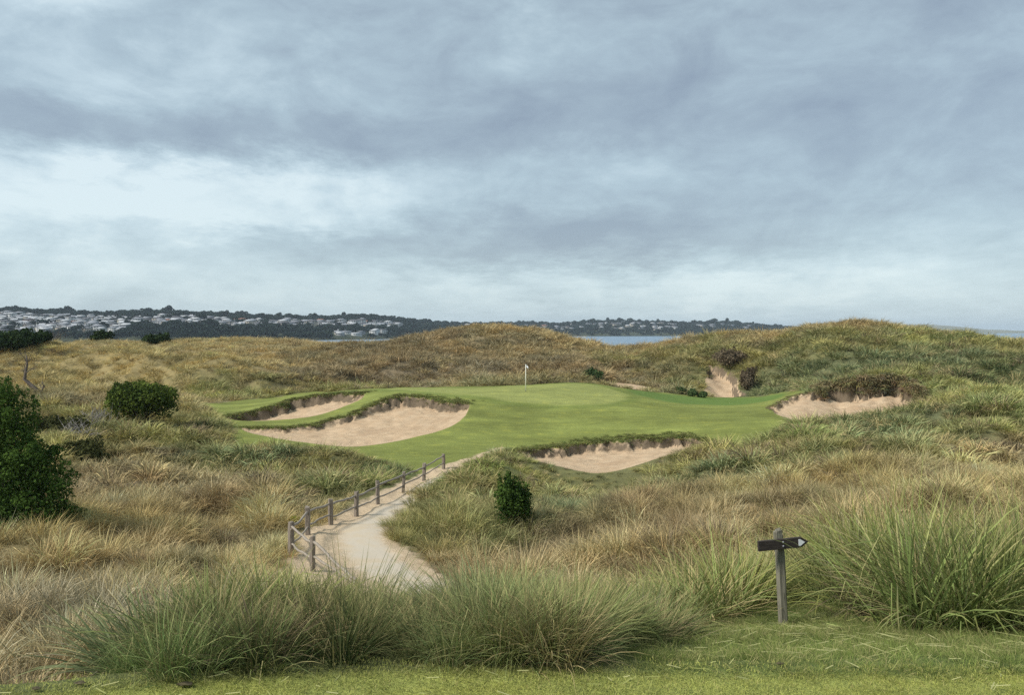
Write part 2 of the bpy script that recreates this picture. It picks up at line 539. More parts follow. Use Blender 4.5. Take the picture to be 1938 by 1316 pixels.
B4_lip = smooth_open(poly([(1462, 778), (1470, 766), (1490, 757), (1512, 749), (1545, 742), (1560, 730), (1600, 722), (1650, 716), (1712, 714), (1728, 735), (1735, 752), (1755, 768)]), 1)
B4_front = smooth_open(poly([(1755, 768), (1700, 782), (1640, 795), (1570, 799), (1505, 797), (1475, 787), (1462, 778)]))
def ragged(P, seed):
    n = max(8, int(np.linalg.norm(np.diff(P, axis=0), axis=1).sum() / .35))
    t = np.linspace(0, len(P) - 1, n)
    Q = np.stack([np.interp(t, np.arange(len(P)), P[:, i]) for i in (0, 1)], 1)
    rr = np.random.default_rng(seed)
    w = rr.normal(0, .20, (n, 2)) + (fbm(np.arange(n) * .22, np.full(n, seed * 3.3), 2)[:, None] - .5) * np.array((.2, .9))
    w[0] = w[-1] = 0
    return Q + w


B1_lip, B2_lip, B3_lip, B4_lip = (ragged(P_, i_) for i_, P_ in enumerate((B1_lip, B2_lip, B3_lip, B4_lip)))
bunkers = []
for lip, front, Dp in ((B1_lip, B1_front, .52), (B2_lip, B2_front, .85), (B3_lip, B3_front, .55), (B4_lip, B4_front, 1.45)):
    bunkers.append((np.concatenate([lip[:-1], front[:-1]]), lip, front, Dp))
blow_P = smooth_closed(poly([(1340 + 0, 688), (1349, 694), (1364, 694), (1372, 703), (1386, 705), (1391, 716), (1402, 720), (1395, 731), (1400, 742), (1412, 748), (1402, 751), (1338, 751), (1328, 744), (1338, 732), (1333, 720), (1342, 708)]))
strip_P = smooth_closed(poly([(1128, 725), (1165, 724.5), (1210, 729), (1245, 739), (1215, 739), (1165, 733)]))
psand_P = smooth_closed(poly([(540, 1062), (556, 1030), (590, 1000), (650, 966), (720, 932), (800, 893), (850, 878), (900, 862, 52), (945, 846, 55.5), (957, 846, 55.5), (930, 858, 53), (898, 872, 49.3),
                              (850, 898), (800, 926), (768, 950), (740, 985), (735, 1012), (780, 1045), (850, 1085, 25.0), (900, 1120, 22), (800, 1180, 19), (600, 1150, 20), (560, 1095, 24)], 18))
path_C = smooth_open(poly([(960, 1150, 20), (840, 1118, 22.3), (752, 1085, 24.6), (695, 1040, 28), (680, 1012, 30.5), (705, 985, 33), (755, 955, 37.5), (815, 915, 43.5), (862, 890, 47.5), (905, 862, 52), (955, 842, 56.5)], 18))
mown_P = smooth_closed(np.array([at(u, v, d)[:2] for u, v, d in (
    (1200, 1262, 4.15), (1285, 1228, 5.0), (1350, 1195, 6.5), (1440, 1158, 8.1), (1520, 1140, 8.6), (1590, 1165, 7.4), (1660, 1200, 6.3), (1720, 1222, 5.7),
    (1800, 1212, 6.0), (1938, 1205, 6.2), (2500, 1200, 6.3), (2600, 1290, 3.8), (1800, 1290, 3.8), (1250, 1290, 3.85))]))

turf_sd, green_sd, hollow_sd = sdf(turf_P), sdf(green_P), sdf(hollow_P)
blow_sd, strip_sd, psand_sd, mown_sd = sdf(blow_P), sdf(strip_P), sdf(psand_P), sdf(mown_P)
path_d = dist_line(X2, Y2, path_C)
path_half = np.interp(Y2, (20, 32, 40, 46, 49), (.85, .66, .40, .12, -.3))
path_sd = np.minimum(path_d - path_half, 4)
bsd = [sdf(b[0]) for b in bunkers]
wob = (fbm(X2 * 1.1, Y2 * 1.1, 3) - .5)
sand_sd = np.minimum.reduce(bsd + [blow_sd, strip_sd])
# hummocks in the rough
flat = np.minimum.reduce([turf_sd, sand_sd, psand_sd, mown_sd, tee_sd * 1.0])
rough_w = sstep(0.0, 2.2, flat) * np.clip((Y2 - 4) / 14, 0, 1)
hum = (fbm(X2 * .22, Y2 * .22, 4) - .5) * 1.1 + (fbm(X2 * .7 + 5, Y2 * .7, 3) - .5) * .45
big = (fbm(X2 * .075 + 31, Y2 * .075, 3) - .5) * 1.1 * sstep(80, 100, Y2) * (1 - sstep(105, 125, Y2))
left_w = sstep(-.12, -.22, S2) * sstep(84, 100, Y2) * (1 - sstep(140, 160, Y2))
Z = Z + ((fbm(X2 * .085 + 3, Y2 * .075 + 8, 3) - .5) * 1.6) * left_w
bn = np.abs(2 * fbm(X2 * .055 + 12, Y2 * .07 + 3, 2) - 1)
bn2 = np.abs(2 * fbm(X2 * .13 + 52, Y2 * .15 + 33, 2) - 1)
mound = (.30 - bn) * 3.6 * sstep(82, 94, Y2) * (1 - sstep(100, 116, Y2)) + (.28 - bn2) * 1.9 * sstep(14, 22, Y2) * (1 - sstep(100, 120, Y2))
b3w = np.maximum(np.exp(-((S2 - .10) / .12) ** 2 - ((Y2 - 45.5) / 3.5) ** 2), .40 * np.exp(-((S2 + .045) / .05) ** 2 - ((Y2 - 45) / 5.0) ** 2))
mound *= 1 - .7 * sstep(.40, .46, S2) * sstep(80, 90, Y2)
Z = Z + mound * sstep(0.2, 3.5, flat) * (1 - b3w) - .5 * b3w * rough_w
Z = Z + hum * rough_w * (1 - .8 * b3w)
Z = Z + hum * rough_w * (1 - .8 * b3w) * (np.interp(Y2, (10, 40, 100), (.5, .85, .95)) - 1) + big * rough_w
Z = Z + (fbm(X2 * .35, Y2 * .35, 2) - .5) * .12 * (turf_sd < 0)
for (P, lip, front, Dp), sd in zip(bunkers, bsd):
    m = sd < 0
    dl, df = dist_line(X2[m], Y2[m], lip), dist_line(X2[m], Y2[m], front)
    ln = fbm(X2[m] * .9, Y2[m] * .9, 3)
    if Dp == .52:
        Dp = np.interp(X2[m] / Y2[m], (-.24, -.18, -.14, -.05), (.34, .45, .74, .80))
    elif Dp > 1:
        Dp = np.interp(X2[m] / Y2[m], (.345, .366, .385, .45, .475), (.42, 1.0, 1.75, 1.75, .7))
    Z[m] -= Dp * (.75 + .5 * ln) * (df / (df + dl + .05)) ** .8 * sstep(-.02, .28 + .35 * (ln > .55), dl)
    Z[m] += (fbm(X2[m] * 1.7, Y2[m] * 1.7, 3) - .5) * .16 * np.clip(df, 0, 1)
m = blow_sd < 0
bl_ = ragged(poly([(1338, 688), (1349, 694), (1364, 694), (1386, 705), (1402, 720), (1395, 731), (1402, 744)]), 9)
bd_ = dist_line(X2[m], Y2[m], bl_)
Z[m] -= .95 * sstep(0, .45, bd_) * (1 - sstep(1.2, 3.6, bd_))
Z[m] += (fbm(X2[m] * .9, Y2[m] * .6, 3) - .5) * .5 * np.clip(-blow_sd[m], 0, 1)
# turf bank lifted just outside the lips, as old sod edges are
for (P, lip, front, Dp), sd in zip(bunkers, bsd):
    m = (sd > 0) & (sd < 1.2)
    dl = dist_line(X2[m], Y2[m], lip)
    Z[m] += .10 * np.exp(-(dl / .5) ** 2)
m = psand_sd < 0
Z[m] += (fbm(X2[m] * 1.3, Y2[m] * 1.3, 3) - .5) * .45 * np.clip(path_sd[m], 0, .6)

# ------------------------------------------------------------------ colours of the land
SAND = (.50, .36, .235)
cols = dict(straw=(.475, .390, .205), tan=(.395, .318, .182), gold=(.48, .385, .178), olive=(.265, .258, .105), brown=(.295, .235, .148),
            green=(.185, .232, .075), blueg=(.20, .235, .118), dark=(.125, .158, .068), lime=(.29, .305, .115), grey=(.36, .30, .20))
CA = []
for u, v, d, c in ((100, 680, 122, 'gold'), (250, 715, 98, 'gold'), (450, 700, 108, 'gold'), (330, 690, 116, 'gold'), (60, 665, 126, 'tan'), (160, 660, 135, 'straw'), (420, 655, 150, 'straw'), (560, 650, 148, 'tan'),
                   (600, 700, 104, 'brown'), (700, 690, 110, 'brown'), (800, 660, 128, 'brown'), (850, 700, 104, 'grey'), (950, 645, 128, 'tan'), (1040, 660, 122, 'tan'), (980, 700, 102, 'brown'),
                   (1100, 690, 107, 'brown'), (1200, 670, 115, 'olive'), (1250, 650, 123, 'tan'), (1200, 705, 98, 'brown'), (1330, 650, 115, 'olive'), (1300, 700, 98, 'olive'), (1450, 640, 115, 'tan'), (1480, 670, 103, 'olive'), (1500, 700, 90, 'blueg'),
                   (1600, 625, 110, 'tan'), (1600, 660, 96, 'olive'), (1600, 690, 84, 'blueg'), (1750, 640, 103, 'lime'), (1800, 670, 90, 'blueg'), (1860, 710, 80, 'dark'), (1920, 680, 82, 'dark'), (1930, 640, 100, 'olive'), (1700, 695, 82, 'blueg'),
                   (1730, 735, 69, 'lime'), (1830, 740, 62, 'lime'), (1750, 780, 55, 'blueg'), (1850, 780, 53, 'lime'), (1900, 820, 45, 'tan'), (1650, 820, 48, 'blueg'), (1550, 820, 48, 'green'), (1500, 840, 46, 'olive'), (1420, 860, 46, 'olive'),
                   (1700, 860, 40, 'olive'), (1850, 880, 36, 'straw'), (1600, 880, 38, 'olive'), (1700, 920, 31, 'straw'), (1500, 920, 33, 'straw'), (1550, 980, 26, 'tan'), (1850, 950, 27, 'straw'), (1400, 980, 28, 'tan'), (1350, 900, 42, 'blueg'), (1250, 920, 38, 'straw'),
                   (1200, 960, 33, 'brown'), (1300, 1010, 27, 'brown'), (1100, 960, 34, 'blueg'), (1080, 1020, 28, 'brown'), (1000, 1050, 25, 'brown'), (1150, 1060, 23, 'tan'), (950, 880, 43, 'green'), (900, 900, 41, 'olive'), (1000, 905, 42, 'olive'), (1040, 925, 39, 'olive'),
                   (850, 980, 33, 'olive'), (800, 1000, 31, 'olive'), (830, 1050, 26, 'brown'), (900, 1000, 31, 'olive'), (780, 880, 47, 'dark'), (720, 890, 45, 'green'), (650, 880, 46, 'olive'), (600, 860, 49, 'olive'), (520, 870, 47, 'olive'), (500, 920, 40, 'brown'),
                   (620, 920, 39, 'olive'), (540, 960, 33, 'straw'), (450, 860, 50, 'blueg'), (430, 950, 35, 'brown'), (380, 880, 45, 'tan'), (350, 830, 54, 'olive'), (300, 870, 46, 'tan'), (200, 900, 40, 'brown'), (300, 950, 35, 'tan'), (200, 980, 31, 'straw'), (80, 960, 33, 'brown'), (60, 1030, 27, 'gold'), (350, 1030, 27, 'tan'),
                   (480, 1040, 26, 'straw'), (150, 1080, 23, 'tan'), (60, 1130, 20, 'grey'), (250, 1130, 20, 'grey'), (380, 1110, 21, 'straw'), (120, 1210, 16.5, 'tan'), (250, 1200, 17, 'grey'), (60, 1260, 15, 'grey'),
                   (120, 790, 62, 'olive'), (200, 770, 68, 'tan'), (50, 850, 48, 'olive'), (330, 790, 63, 'olive'), (350, 750, 84, 'tan'), (600, 740, 88, 'olive'), (400, 745, 88, 'lime')):
    p = at(u, v, d)
    CA.append((p[0] / p[1], math.log(d), *cols[c]))
for s, d, c in ((-.45, 5, 'green'), (-.45, 7, 'olive'), (-.5, 10, 'tan'), (-.3, 6, 'green'), (-.3, 8.5, 'lime'), (-.2, 6, 'dark'), (-.19, 8.5, 'dark'), (-.1, 6, 'green'), (-.05, 8, 'green'), (.02, 6, 'blueg'), (.05, 8, 'lime'),
                (.12, 6, 'green'), (.15, 8, 'green'), (.22, 9, 'green'), (.3, 9, 'lime'), (.4, 9, 'green'), (.5, 9, 'green'), (.55, 7, 'green'), (.0, 13, 'olive'), (.25, 13, 'olive'), (.5, 13, 'olive'), (-.3, 13, 'straw'), (.4, 18, 'straw'), (.1, 18, 'tan'), (.8, 8, 'olive'), (-.8, 8, 'olive')):
    CA.append((s, math.log(d), *cols[c]))
CA = np.array(CA)


def land_colour(x, y):
    s, l = x / y, np.log(y)
    s = s + (fbm(x * .5, y * .5, 3) - .5) * .10
    l = l + (fbm(x * .5 + 40, y * .5, 3) - .5) * .12
    out = np.zeros((len(x), 3))
    for i in range(0, len(x), 20000):
        d2 = (s[i:i + 20000, None] - CA[:, 0]) ** 2 + (l[i:i + 20000, None] - CA[:, 1]) ** 2
        w = 1 / (d2 + 2e-4) ** 2
        out[i:i + 20000] = (w @ CA[:, 2:]) / w.sum(1)[:, None]
    return out


gcol = np.empty((ND, NS, 3))
cc = land_colour((gs * np.exp(gl)).ravel(), np.exp(gl).ravel()).reshape(gs.shape + (3,))
for i in range(3):
    gcol[..., i] = bil(cs, cl, cc[..., i], S2.ravel(), L2.ravel()).reshape(S2.shape)
gcol = gcol * .55 + np.array((.03, .022, .012))


def blend(col, mask):
    global gcol
    gcol = gcol * (1 - mask[..., None]) + np.array(col) * mask[..., None]


tn = fbm(X2 * .25, Y2 * .5, 4)
blend((.205, .230, .062), sstep(.5, -.3, turf_sd + wob * 1.5))
tm = sstep(.1, -.4, turf_sd)
gcol *= (1 + (tn - .5)[..., None] * .7 * tm[..., None])
blend((.275, .295, .095), sstep(.5, -.5, green_sd + wob) * .9)
blend((.145, .185, .048), np.exp(-((green_sd - .5) / .6) ** 2) * .6)
blend((.125, .195, .048), sstep(.5, -.6, hollow_sd + wob) * .9)
blend((.135, .175, .05), sstep(.1, -.25, mown_sd + wob * .6) * .9)
blend((.30, .33, .092), sstep(.10, -.02, tee_sd))
blend((.33, .29, .23), sstep(.5, .0, np.hypot((S2 + .52) / .10, (L2 - math.log(14.6)) / .05) - 1))


def terrain_material():
    m = bpy.data.materials.new('terrain')
    m.use_nodes = True
    t = m.node_tree
    t.nodes.clear()
    k = NT(t)
    out = k.n('ShaderNodeOutputMaterial')
    bs = k.n('ShaderNodeBsdfPrincipled')
    t.links.new(bs.outputs[0], out.inputs[0])
    tc = k.n('ShaderNodeTexCoord')
    P = tc.outputs['Object']
    base = k.attr('gcol')
    sds = k.attr('sand_sd', out='Fac')
    pss = k.attr('psand_sd', out='Fac')
    pas = k.attr('path_sd', out='Fac')
    n_f = k.noise(P, 9.0, 4, .6)
    n_m = k.noise(k.mapping(P, (.6, 1.4, 1)), 1.6, 5, .6)
    n_c = k.noise(k.mapping(P, (.25, .9, 1)), .8, 4, .55)
    n_fine = k.noise(P, 60.0, 3, .6)
    v = k.math('ADD', k.math('MULTIPLY', n_m, .55), k.math('ADD', k.math('MULTIPLY', n_f, .45), k.math('ADD', k.math('MULTIPLY', n_c, .55), k.math('MULTIPLY', n_fine, .35))))
    v = k.math('ADD', k.math('MULTIPLY', v, 1.1), -.05)
    comb = k.n('ShaderNodeCombineXYZ')
    for i in range(3):
        t.links.new(v, comb.inputs[i])
    g = k.mix(1.0, base, comb.outputs[0], 'MULTIPLY')
    g = k.mix(k.maprange(n_m, .52, .8), g, k.mix(1.0, g, (1.35, 1.2, .9), 'MULTIPLY'))
    # sand
    ns = k.noise(P, 1.2, 5, .6)
    nsf = k.noise(k.mapping(P, (1, 1.6, 1)), 7.0, 5, .65)
    sc = k.mix(k.maprange(ns, .3, .7), (.49, .350, .218), (.58, .435, .284))
    sc = k.mix(k.math('MULTIPLY', k.maprange(nsf, .45, .75), .5), sc, (.40, .27, .165))
    sc = k.mix(k.math('MULTIPLY', k.maprange(k.noise(P, .45, 4, .6), .48, .66), .45), sc, (.40, .275, .17))
    edge_s = k.math('ADD', sds, k.math('MULTIPLY', k.math('SUBTRACT', n_f, .5), .25))
    fs = k.maprange(edge_s, .05, -.05)
    edge_p = k.math('ADD', pss, k.math('MULTIPLY', k.math('SUBTRACT', n_m, .5), 1.3))
    fp = k.maprange(edge_p, .2, -.2)
    psc = k.mix(k.maprange(nsf, .4, .7), (.58, .45, .30), (.48, .36, .23))
    psc = k.mix(k.math('MULTIPLY', k.maprange(n_f, .6, .75), .6), psc, (.25, .21, .11))
    # exposed dark soil on the steep sod faces
    geo = k.n('ShaderNodeNewGeometry')
    sepn = k.n('ShaderNodeSeparateXYZ')
    t.links.new(geo.outputs['Normal'], sepn.inputs[0])
    steep = k.maprange(k.math('ADD', sepn.outputs[2], k.math('MULTIPLY', k.math('SUBTRACT', n_m, .5), .25)), .80, .62)
    near = k.maprange(sds, .35, .15)
    soil = k.mix(n_f, (.10, .076, .05), (.26, .20, .135))
    c = k.mix(fp, g, psc)
    npth = k.noise(P, 2.2, 5, .6)
    concrete = k.mix(npth, (.48, .415, .32), (.56, .485, .38))
    concrete = k.mix(k.math('MULTIPLY', k.maprange(k.noise(P, .9, 4, .6), .42, .66), .85), concrete, (.52, .42, .29))
    fpa = k.maprange(k.math('ADD', pas, k.math('MULTIPLY', k.math('SUBTRACT', npth, .5), 1.0)), .30, -.30)
    c = k.mix(fpa, c, concrete)
    c = k.mix(fs, c, sc)
    c = k.mix(k.math('MULTIPLY', steep, near), c, soil)
    t.links.new(c, bs.inputs['Base Color'])
    bs.inputs['Roughness'].default_value = 1.0
    bs.inputs['Specular IOR Level'].default_value = 0.1
    bmp = k.n('ShaderNodeBump')
    bmp.inputs['Strength'].default_value = .8
    bmp.inputs['Distance'].default_value = .12
    hgt = k.math('ADD', k.math('MULTIPLY', nsf, .8), k.math('MULTIPLY', n_fine, .25))
    t.links.new(k.math('SUBTRACT', .8, k.math('MULTIPLY', fpa, .65)), bmp.inputs['Strength'])
    t.links.new(hgt, bmp.inputs['Height'])
    t.links.new(bmp.outputs[0], bs.inputs['Normal'])
    return m


M_TER = terrain_material()
VV = np.stack([X2, Y2, Z], -1).reshape(-1, 3)
du = np.gradient(np.stack([X2, Y2, Z], -1), axis=1)
dv = np.gradient(np.stack([X2, Y2, Z], -1), axis=0)
NN = np.cross(du, dv)
NN /= np.linalg.norm(NN, axis=-1, keepdims=True)
NN = NN.reshape(-1, 3)
idx = np.arange(ND * NS).reshape(ND, NS)
QU = np.stack([idx[:-1, :-1], idx[:-1, 1:], idx[1:, 1:], idx[1:, :-1]], -1).reshape(-1, 4)


def fc(A):
    return ((A[:-1, :-1] + A[:-1, 1:] + A[1:, 1:] + A[1:, :-1]) / 4).ravel()


rid = np.zeros(len(QU), int)
REG = [('dune_ground', 'hummocky dune land under the dry grass between the tee and the bay', 'dunes'),
       ('fairway', 'mown green apron sloping up around the putting surface', 'fairway'),
       ('putting_green', 'smooth pale green putting surface around the flagstick', 'green'),
       ('mown_rough', 'shaggy green mown slope around the arrow signpost', 'mown grass'),
       ('path_verge', 'trampled pale sand on both sides of the walking path', 'sand'),
       ('path', 'pale grey path curving up beside the post and rail fence', 'path'),
       ('tee', 'bright mown tee along the bottom of the view', 'tee'),
       ('bunker_sand', 'large sand bunker with ragged sod lip left of the green', 'bunker'),
       ('bunker_sand', 'narrow sand bunker under a dark overhanging bank behind the larger left one', 'bunker'),
       ('bunker_sand', 'sand bunker cut into the front edge of the green', 'bunker'),
       ('bunker_sand', 'sand bunker right of the green under a wall of hanging grass', 'bunker'),
       ('sand_blowout', 'bare wedge of sand on the dune face beyond the green', 'sand'),
       ('sand_strip', 'thin pale strip of sand at the back edge of the green', 'sand')]
for i, A in ((1, turf_sd), (2, green_sd), (4, psand_sd), (3, mown_sd), (5, path_sd), (6, tee_sd)):
    f = fc(A)
    if i == 5:
        f = np.maximum(f, fc(np.minimum(psand_sd, turf_sd + 10)) - .0) if False else f
    rid[f < 0] = i
for i, A in enumerate(bsd + [blow_sd, strip_sd]):
    rid[fc(A) < 0] = 7 + i
flatA = dict(sand_sd=sand_sd.ravel(), psand_sd=psand_sd.ravel(), path_sd=path_sd.ravel())
gflat = gcol.reshape(-1, 3)
for i, (nm, lb, ct) in enumerate(REG):
    q = QU[rid == i]
    if not len(q):
        continue
    uq, inv = np.unique(q, return_inverse=True)
    me = mesh_np(nm, VV[uq], inv.reshape(-1, 4), M_TER, smooth=True)
    for a, arr in flatA.items():
        fattr(me, a, arr[uq])
    cattr(me, 'gcol', np.clip(gflat[uq], 0, 1))
    me.normals_split_custom_set_from_vertices([tuple(n) for n in NN[uq]])
    tag(link(nm, me), lb, ct, kind='structure')
# the tee goes on behind the camera
bm = bmesh.new()
for p in ((-40, -30, -1.654), (40, -30, -1.654), (40, 1.75, -1.654), (-40, 1.75, -1.654)):
    bm.verts.new(p)
bm.faces.new(bm.verts)
me = bpy.data.meshes.new('tee_back')
bm.to_mesh(me)
me.materials.append(M_TER)
fattr(me, 'sand_sd', [4] * 4); fattr(me, 'psand_sd', [4] * 4); fattr(me, 'path_sd', [4] * 4)
cattr(me, 'gcol', [(.185, .225, .05)] * 4)
tag(link('tee_lawn', me), 'mown tee lawn behind the viewer', 'tee', kind='structure')


# ------------------------------------------------------------------ simple materials
def mat_plain(name, c1, c2=None, scale=8.0, rough=.85, stretch=(1, 1, 1), bump=0.0):
    m = bpy.data.materials.new(name)
    m.use_nodes = True
    t = m.node_tree
    k = NT(t)
    bs = t.nodes['Principled BSDF']
    bs.inputs['Roughness'].default_value = rough
    bs.inputs['Specular IOR Level'].default_value = .2
    tc = k.n('ShaderNodeTexCoord')
    n = k.noise(k.mapping(tc.outputs['Object'], stretch), scale, 5, .6)
    c = k.mix(k.maprange(n, .35, .65), c1, c2 or c1)
    t.links.new(c, bs.inputs['Base Color'])
    if bump:
        b = k.n('ShaderNodeBump')
        b.inputs['Strength'].default_value = bump
        b.inputs['Distance'].default_value = .01
        t.links.new(n, b.inputs['Height'])
        t.links.new(b.outputs[0], bs.inputs['Normal'])
    return m


def mat_leaf(name, c1, c2, transl=.3, instancer=False, tipcol=None, tipamt=0.0, dry=0.0):
    """c1..c2 by the leaf's own random value; instanced grass takes its hue from the plant's tint"""
    m = bpy.data.materials.new(name)
    m.use_nodes = True
    t = m.node_tree
    t.nodes.clear()
    k = NT(t)
    out = k.n('ShaderNodeOutputMaterial')
    r = k.attr('leaf', out='Fac')
    if instancer:
        tint = k.attr('tint', 'INSTANCER')
        lo = k.mix(1.0, tint, (.50, .54, .50), 'MULTIPLY')
        hi = k.mix(1.0, tint, (1.40, 1.34, 1.26), 'MULTIPLY')
        c = k.mix(r, lo, hi)
    else:
        c = k.mix(r, c1, c2)
    if dry:
        c = k.mix(k.math('MULTIPLY', k.maprange(r, .84, .90), dry), c, (.43, .35, .18))
    if tipcol:
        tip = k.attr('tip', out='Fac')
        c = k.mix(k.math('MULTIPLY', k.maprange(tip, .45, 1.0), tipamt), c, tipcol)
    df = k.n('ShaderNodeBsdfDiffuse')
    tr = k.n('ShaderNodeBsdfTranslucent')
    mx = k.n('ShaderNodeMixShader')
    mx.inputs[0].default_value = transl
    t.links.new(c, df.inputs[0])
    t.links.new(c, tr.inputs[0])
    t.links.new(df.outputs[0], mx.inputs[1])
    t.links.new(tr.outputs[0], mx.inputs[2])
    t.links.new(mx.outputs[0], out.inputs[0])
    return m


# ------------------------------------------------------------------ grass blades
def blades(n, h, w, r0, segs, rng, tilt=(.05, .75), droop=(.3, 1.5), hvar=.35, lean=(0, 0), rbias=.5, phi=None):
    """n curved tapering blades growing from a disc; returns verts, quads, tris, tip factor, leaf random"""
    ph = rng.uniform(0, 2 * np.pi, n) if phi is None else rng.normal(phi[0], phi[1], n)
    rr = r0 * np.sqrt(rng.random(n))
    k = rr / max(r0, 1e-6)
    th0 = tilt[0] + (tilt[1] - tilt[0]) * (rbias * k + (1 - rbias) * rng.random(n))
    th1 = th0 + rng.uniform(droop[0], droop[1], n) * (.35 + .65 * k)
    L = h * (1 - hvar * rng.random(n))
    bx, by = rr * np.cos(ph), rr * np.sin(ph)
    ph2 = ph + rng.normal(0, .5, n)
    ox, oy = np.cos(ph2), np.sin(ph2)
    tw = rng.uniform(-1.0, 1.0, n)
    pos = np.stack([bx, by, np.zeros(n)], -1)
    rows, tips = [], []
    lv = rng.random(n)
    kink = np.where(rng.random(n) < .17, rng.uniform(.7, 1.7, n), 0)
    kf = rng.uniform(.3, .85, n)
    for s in range(segs + 1):
        f = s / segs
        th = th0 + (th1 - th0) * f ** 1.4 + np.where(f > kf, kink, 0)
        dirv = np.stack([np.sin(th) * ox + lean[0] * f, np.sin(th) * oy + lean[1] * f, np.cos(th)], -1)
        dirv /= np.linalg.norm(dirv, axis=1, keepdims=True)
        if s:
            pos = pos + dirv * (L / segs)[:, None]
        side = np.stack([-oy * np.cos(tw) , ox * np.cos(tw), np.sin(tw)], -1)
        ww = w * (1 - f) ** .6 * (.6 if s == 0 else 1.0)
        if s < segs:
            rows.append(pos - side * ww / 2)
            rows.append(pos + side * ww / 2)
            tips += [np.full(n, f)] * 2
        else:
            rows.append(pos)
            tips.append(np.full(n, 1.0))
    V = np.stack(rows, 1)
    m = V.shape[1]
    b = np.arange(n)[:, None] * m
    qs = [np.concatenate([b + 2 * s, b + 2 * s + 1, b + 2 * s + 3, b + 2 * s + 2], 1) for s in range(segs - 1)]
    q = np.concatenate(qs) if qs else np.zeros((0, 4), int)
    tr = np.concatenate([b + 2 * (segs - 1), b + 2 * (segs - 1) + 1, b + 2 * segs], 1)
    return V.reshape(-1, 3), q, tr, np.stack(tips, 1).ravel(), np.repeat(lv, m)


def blade_mesh(name, parts, mat):
    V, Q, T, tp, lf, o = [], [], [], [], [], 0
    for v, q, t, a, b in parts:
        V.append(v); Q.append(q + o); T.append(t + o); tp.append(a); lf.append(b)
        o += len(v)
    me = mesh_np(name, np.concatenate(V), [np.concatenate(Q), np.concatenate(T)], mat)
    fattr(me, 'tip', np.concatenate(tp))
    fattr(me, 'leaf', np.concatenate(lf))
    return me


M_GRASS = mat_leaf('marram', None, None, .16, True, (.40, .31, .14), .30, .6)
LOD = {}
vr = np.random.default_rng(21)


def variants(key, specs):
    c = bpy.data.collections.new(key)
    for i, sp in enumerate(specs):
        me = blade_mesh(key, [blades(rng=vr, **s) for s in sp], M_GRASS)
        c.objects.link(bpy.data.objects.new('blade_clump', me))
    LOD[key] = c


variants('near', [[dict(n=115, h=.95, w=.0135, r0=.22, segs=5, tilt=(.03, .80), droop=(.15, 1.35), lean=(vr.uniform(-.25, .35), vr.uniform(-.2, .2))),
                   dict(n=26, h=1.15, w=.006, r0=.2, segs=4, tilt=(.1, 1.0), droop=(.1, .9)),
                   dict(n=34, h=.55, w=.011, r0=.42, segs=4, tilt=(.3, 1.35), droop=(.0, 1.3), rbias=0)] for _ in range(6)])
variants('mid', [[dict(n=85, h=.80, w=.016, r0=.24, segs=3, tilt=(.03, .75), droop=(.2, 1.4), lean=(vr.uniform(-.3, .4), vr.uniform(-.2, .2)))] for _ in range(6)])
variants('semi', [[dict(n=55, h=.80, w=.034, r0=.28, segs=3, tilt=(.05, .9), droop=(.4, 1.6), lean=(vr.uniform(-.3, .4), vr.uniform(-.2, .2)))] for _ in range(6)])
variants('far', [[dict(n=66, h=.95, w=.045, r0=.42, segs=2, tilt=(.05, 1.0), droop=(.4, 1.5), lean=(vr.uniform(-.3, .4), vr.uniform(-.2, .2)))] for _ in range(6)])
variants('turf', [[dict(n=46, h=.028, w=.0032, r0=.13, segs=2, tilt=(.1, 1.1), droop=(.2, 1.2), rbias=0)] for _ in range(4)])
variants('shag', [[dict(n=60, h=.16, w=.0042, r0=.16, segs=3, tilt=(.1, 1.2), droop=(.4, 1.6), rbias=.1, lean=(vr.uniform(-.4, .4), vr.uniform(-.3, .3)))] for _ in range(4)])
variants('fringe', [[dict(n=40, h=.42, w=.030, r0=.16, segs=3, tilt=(.2, 1.1), droop=(1.2, 2.3), rbias=.3)] for _ in range(4)])


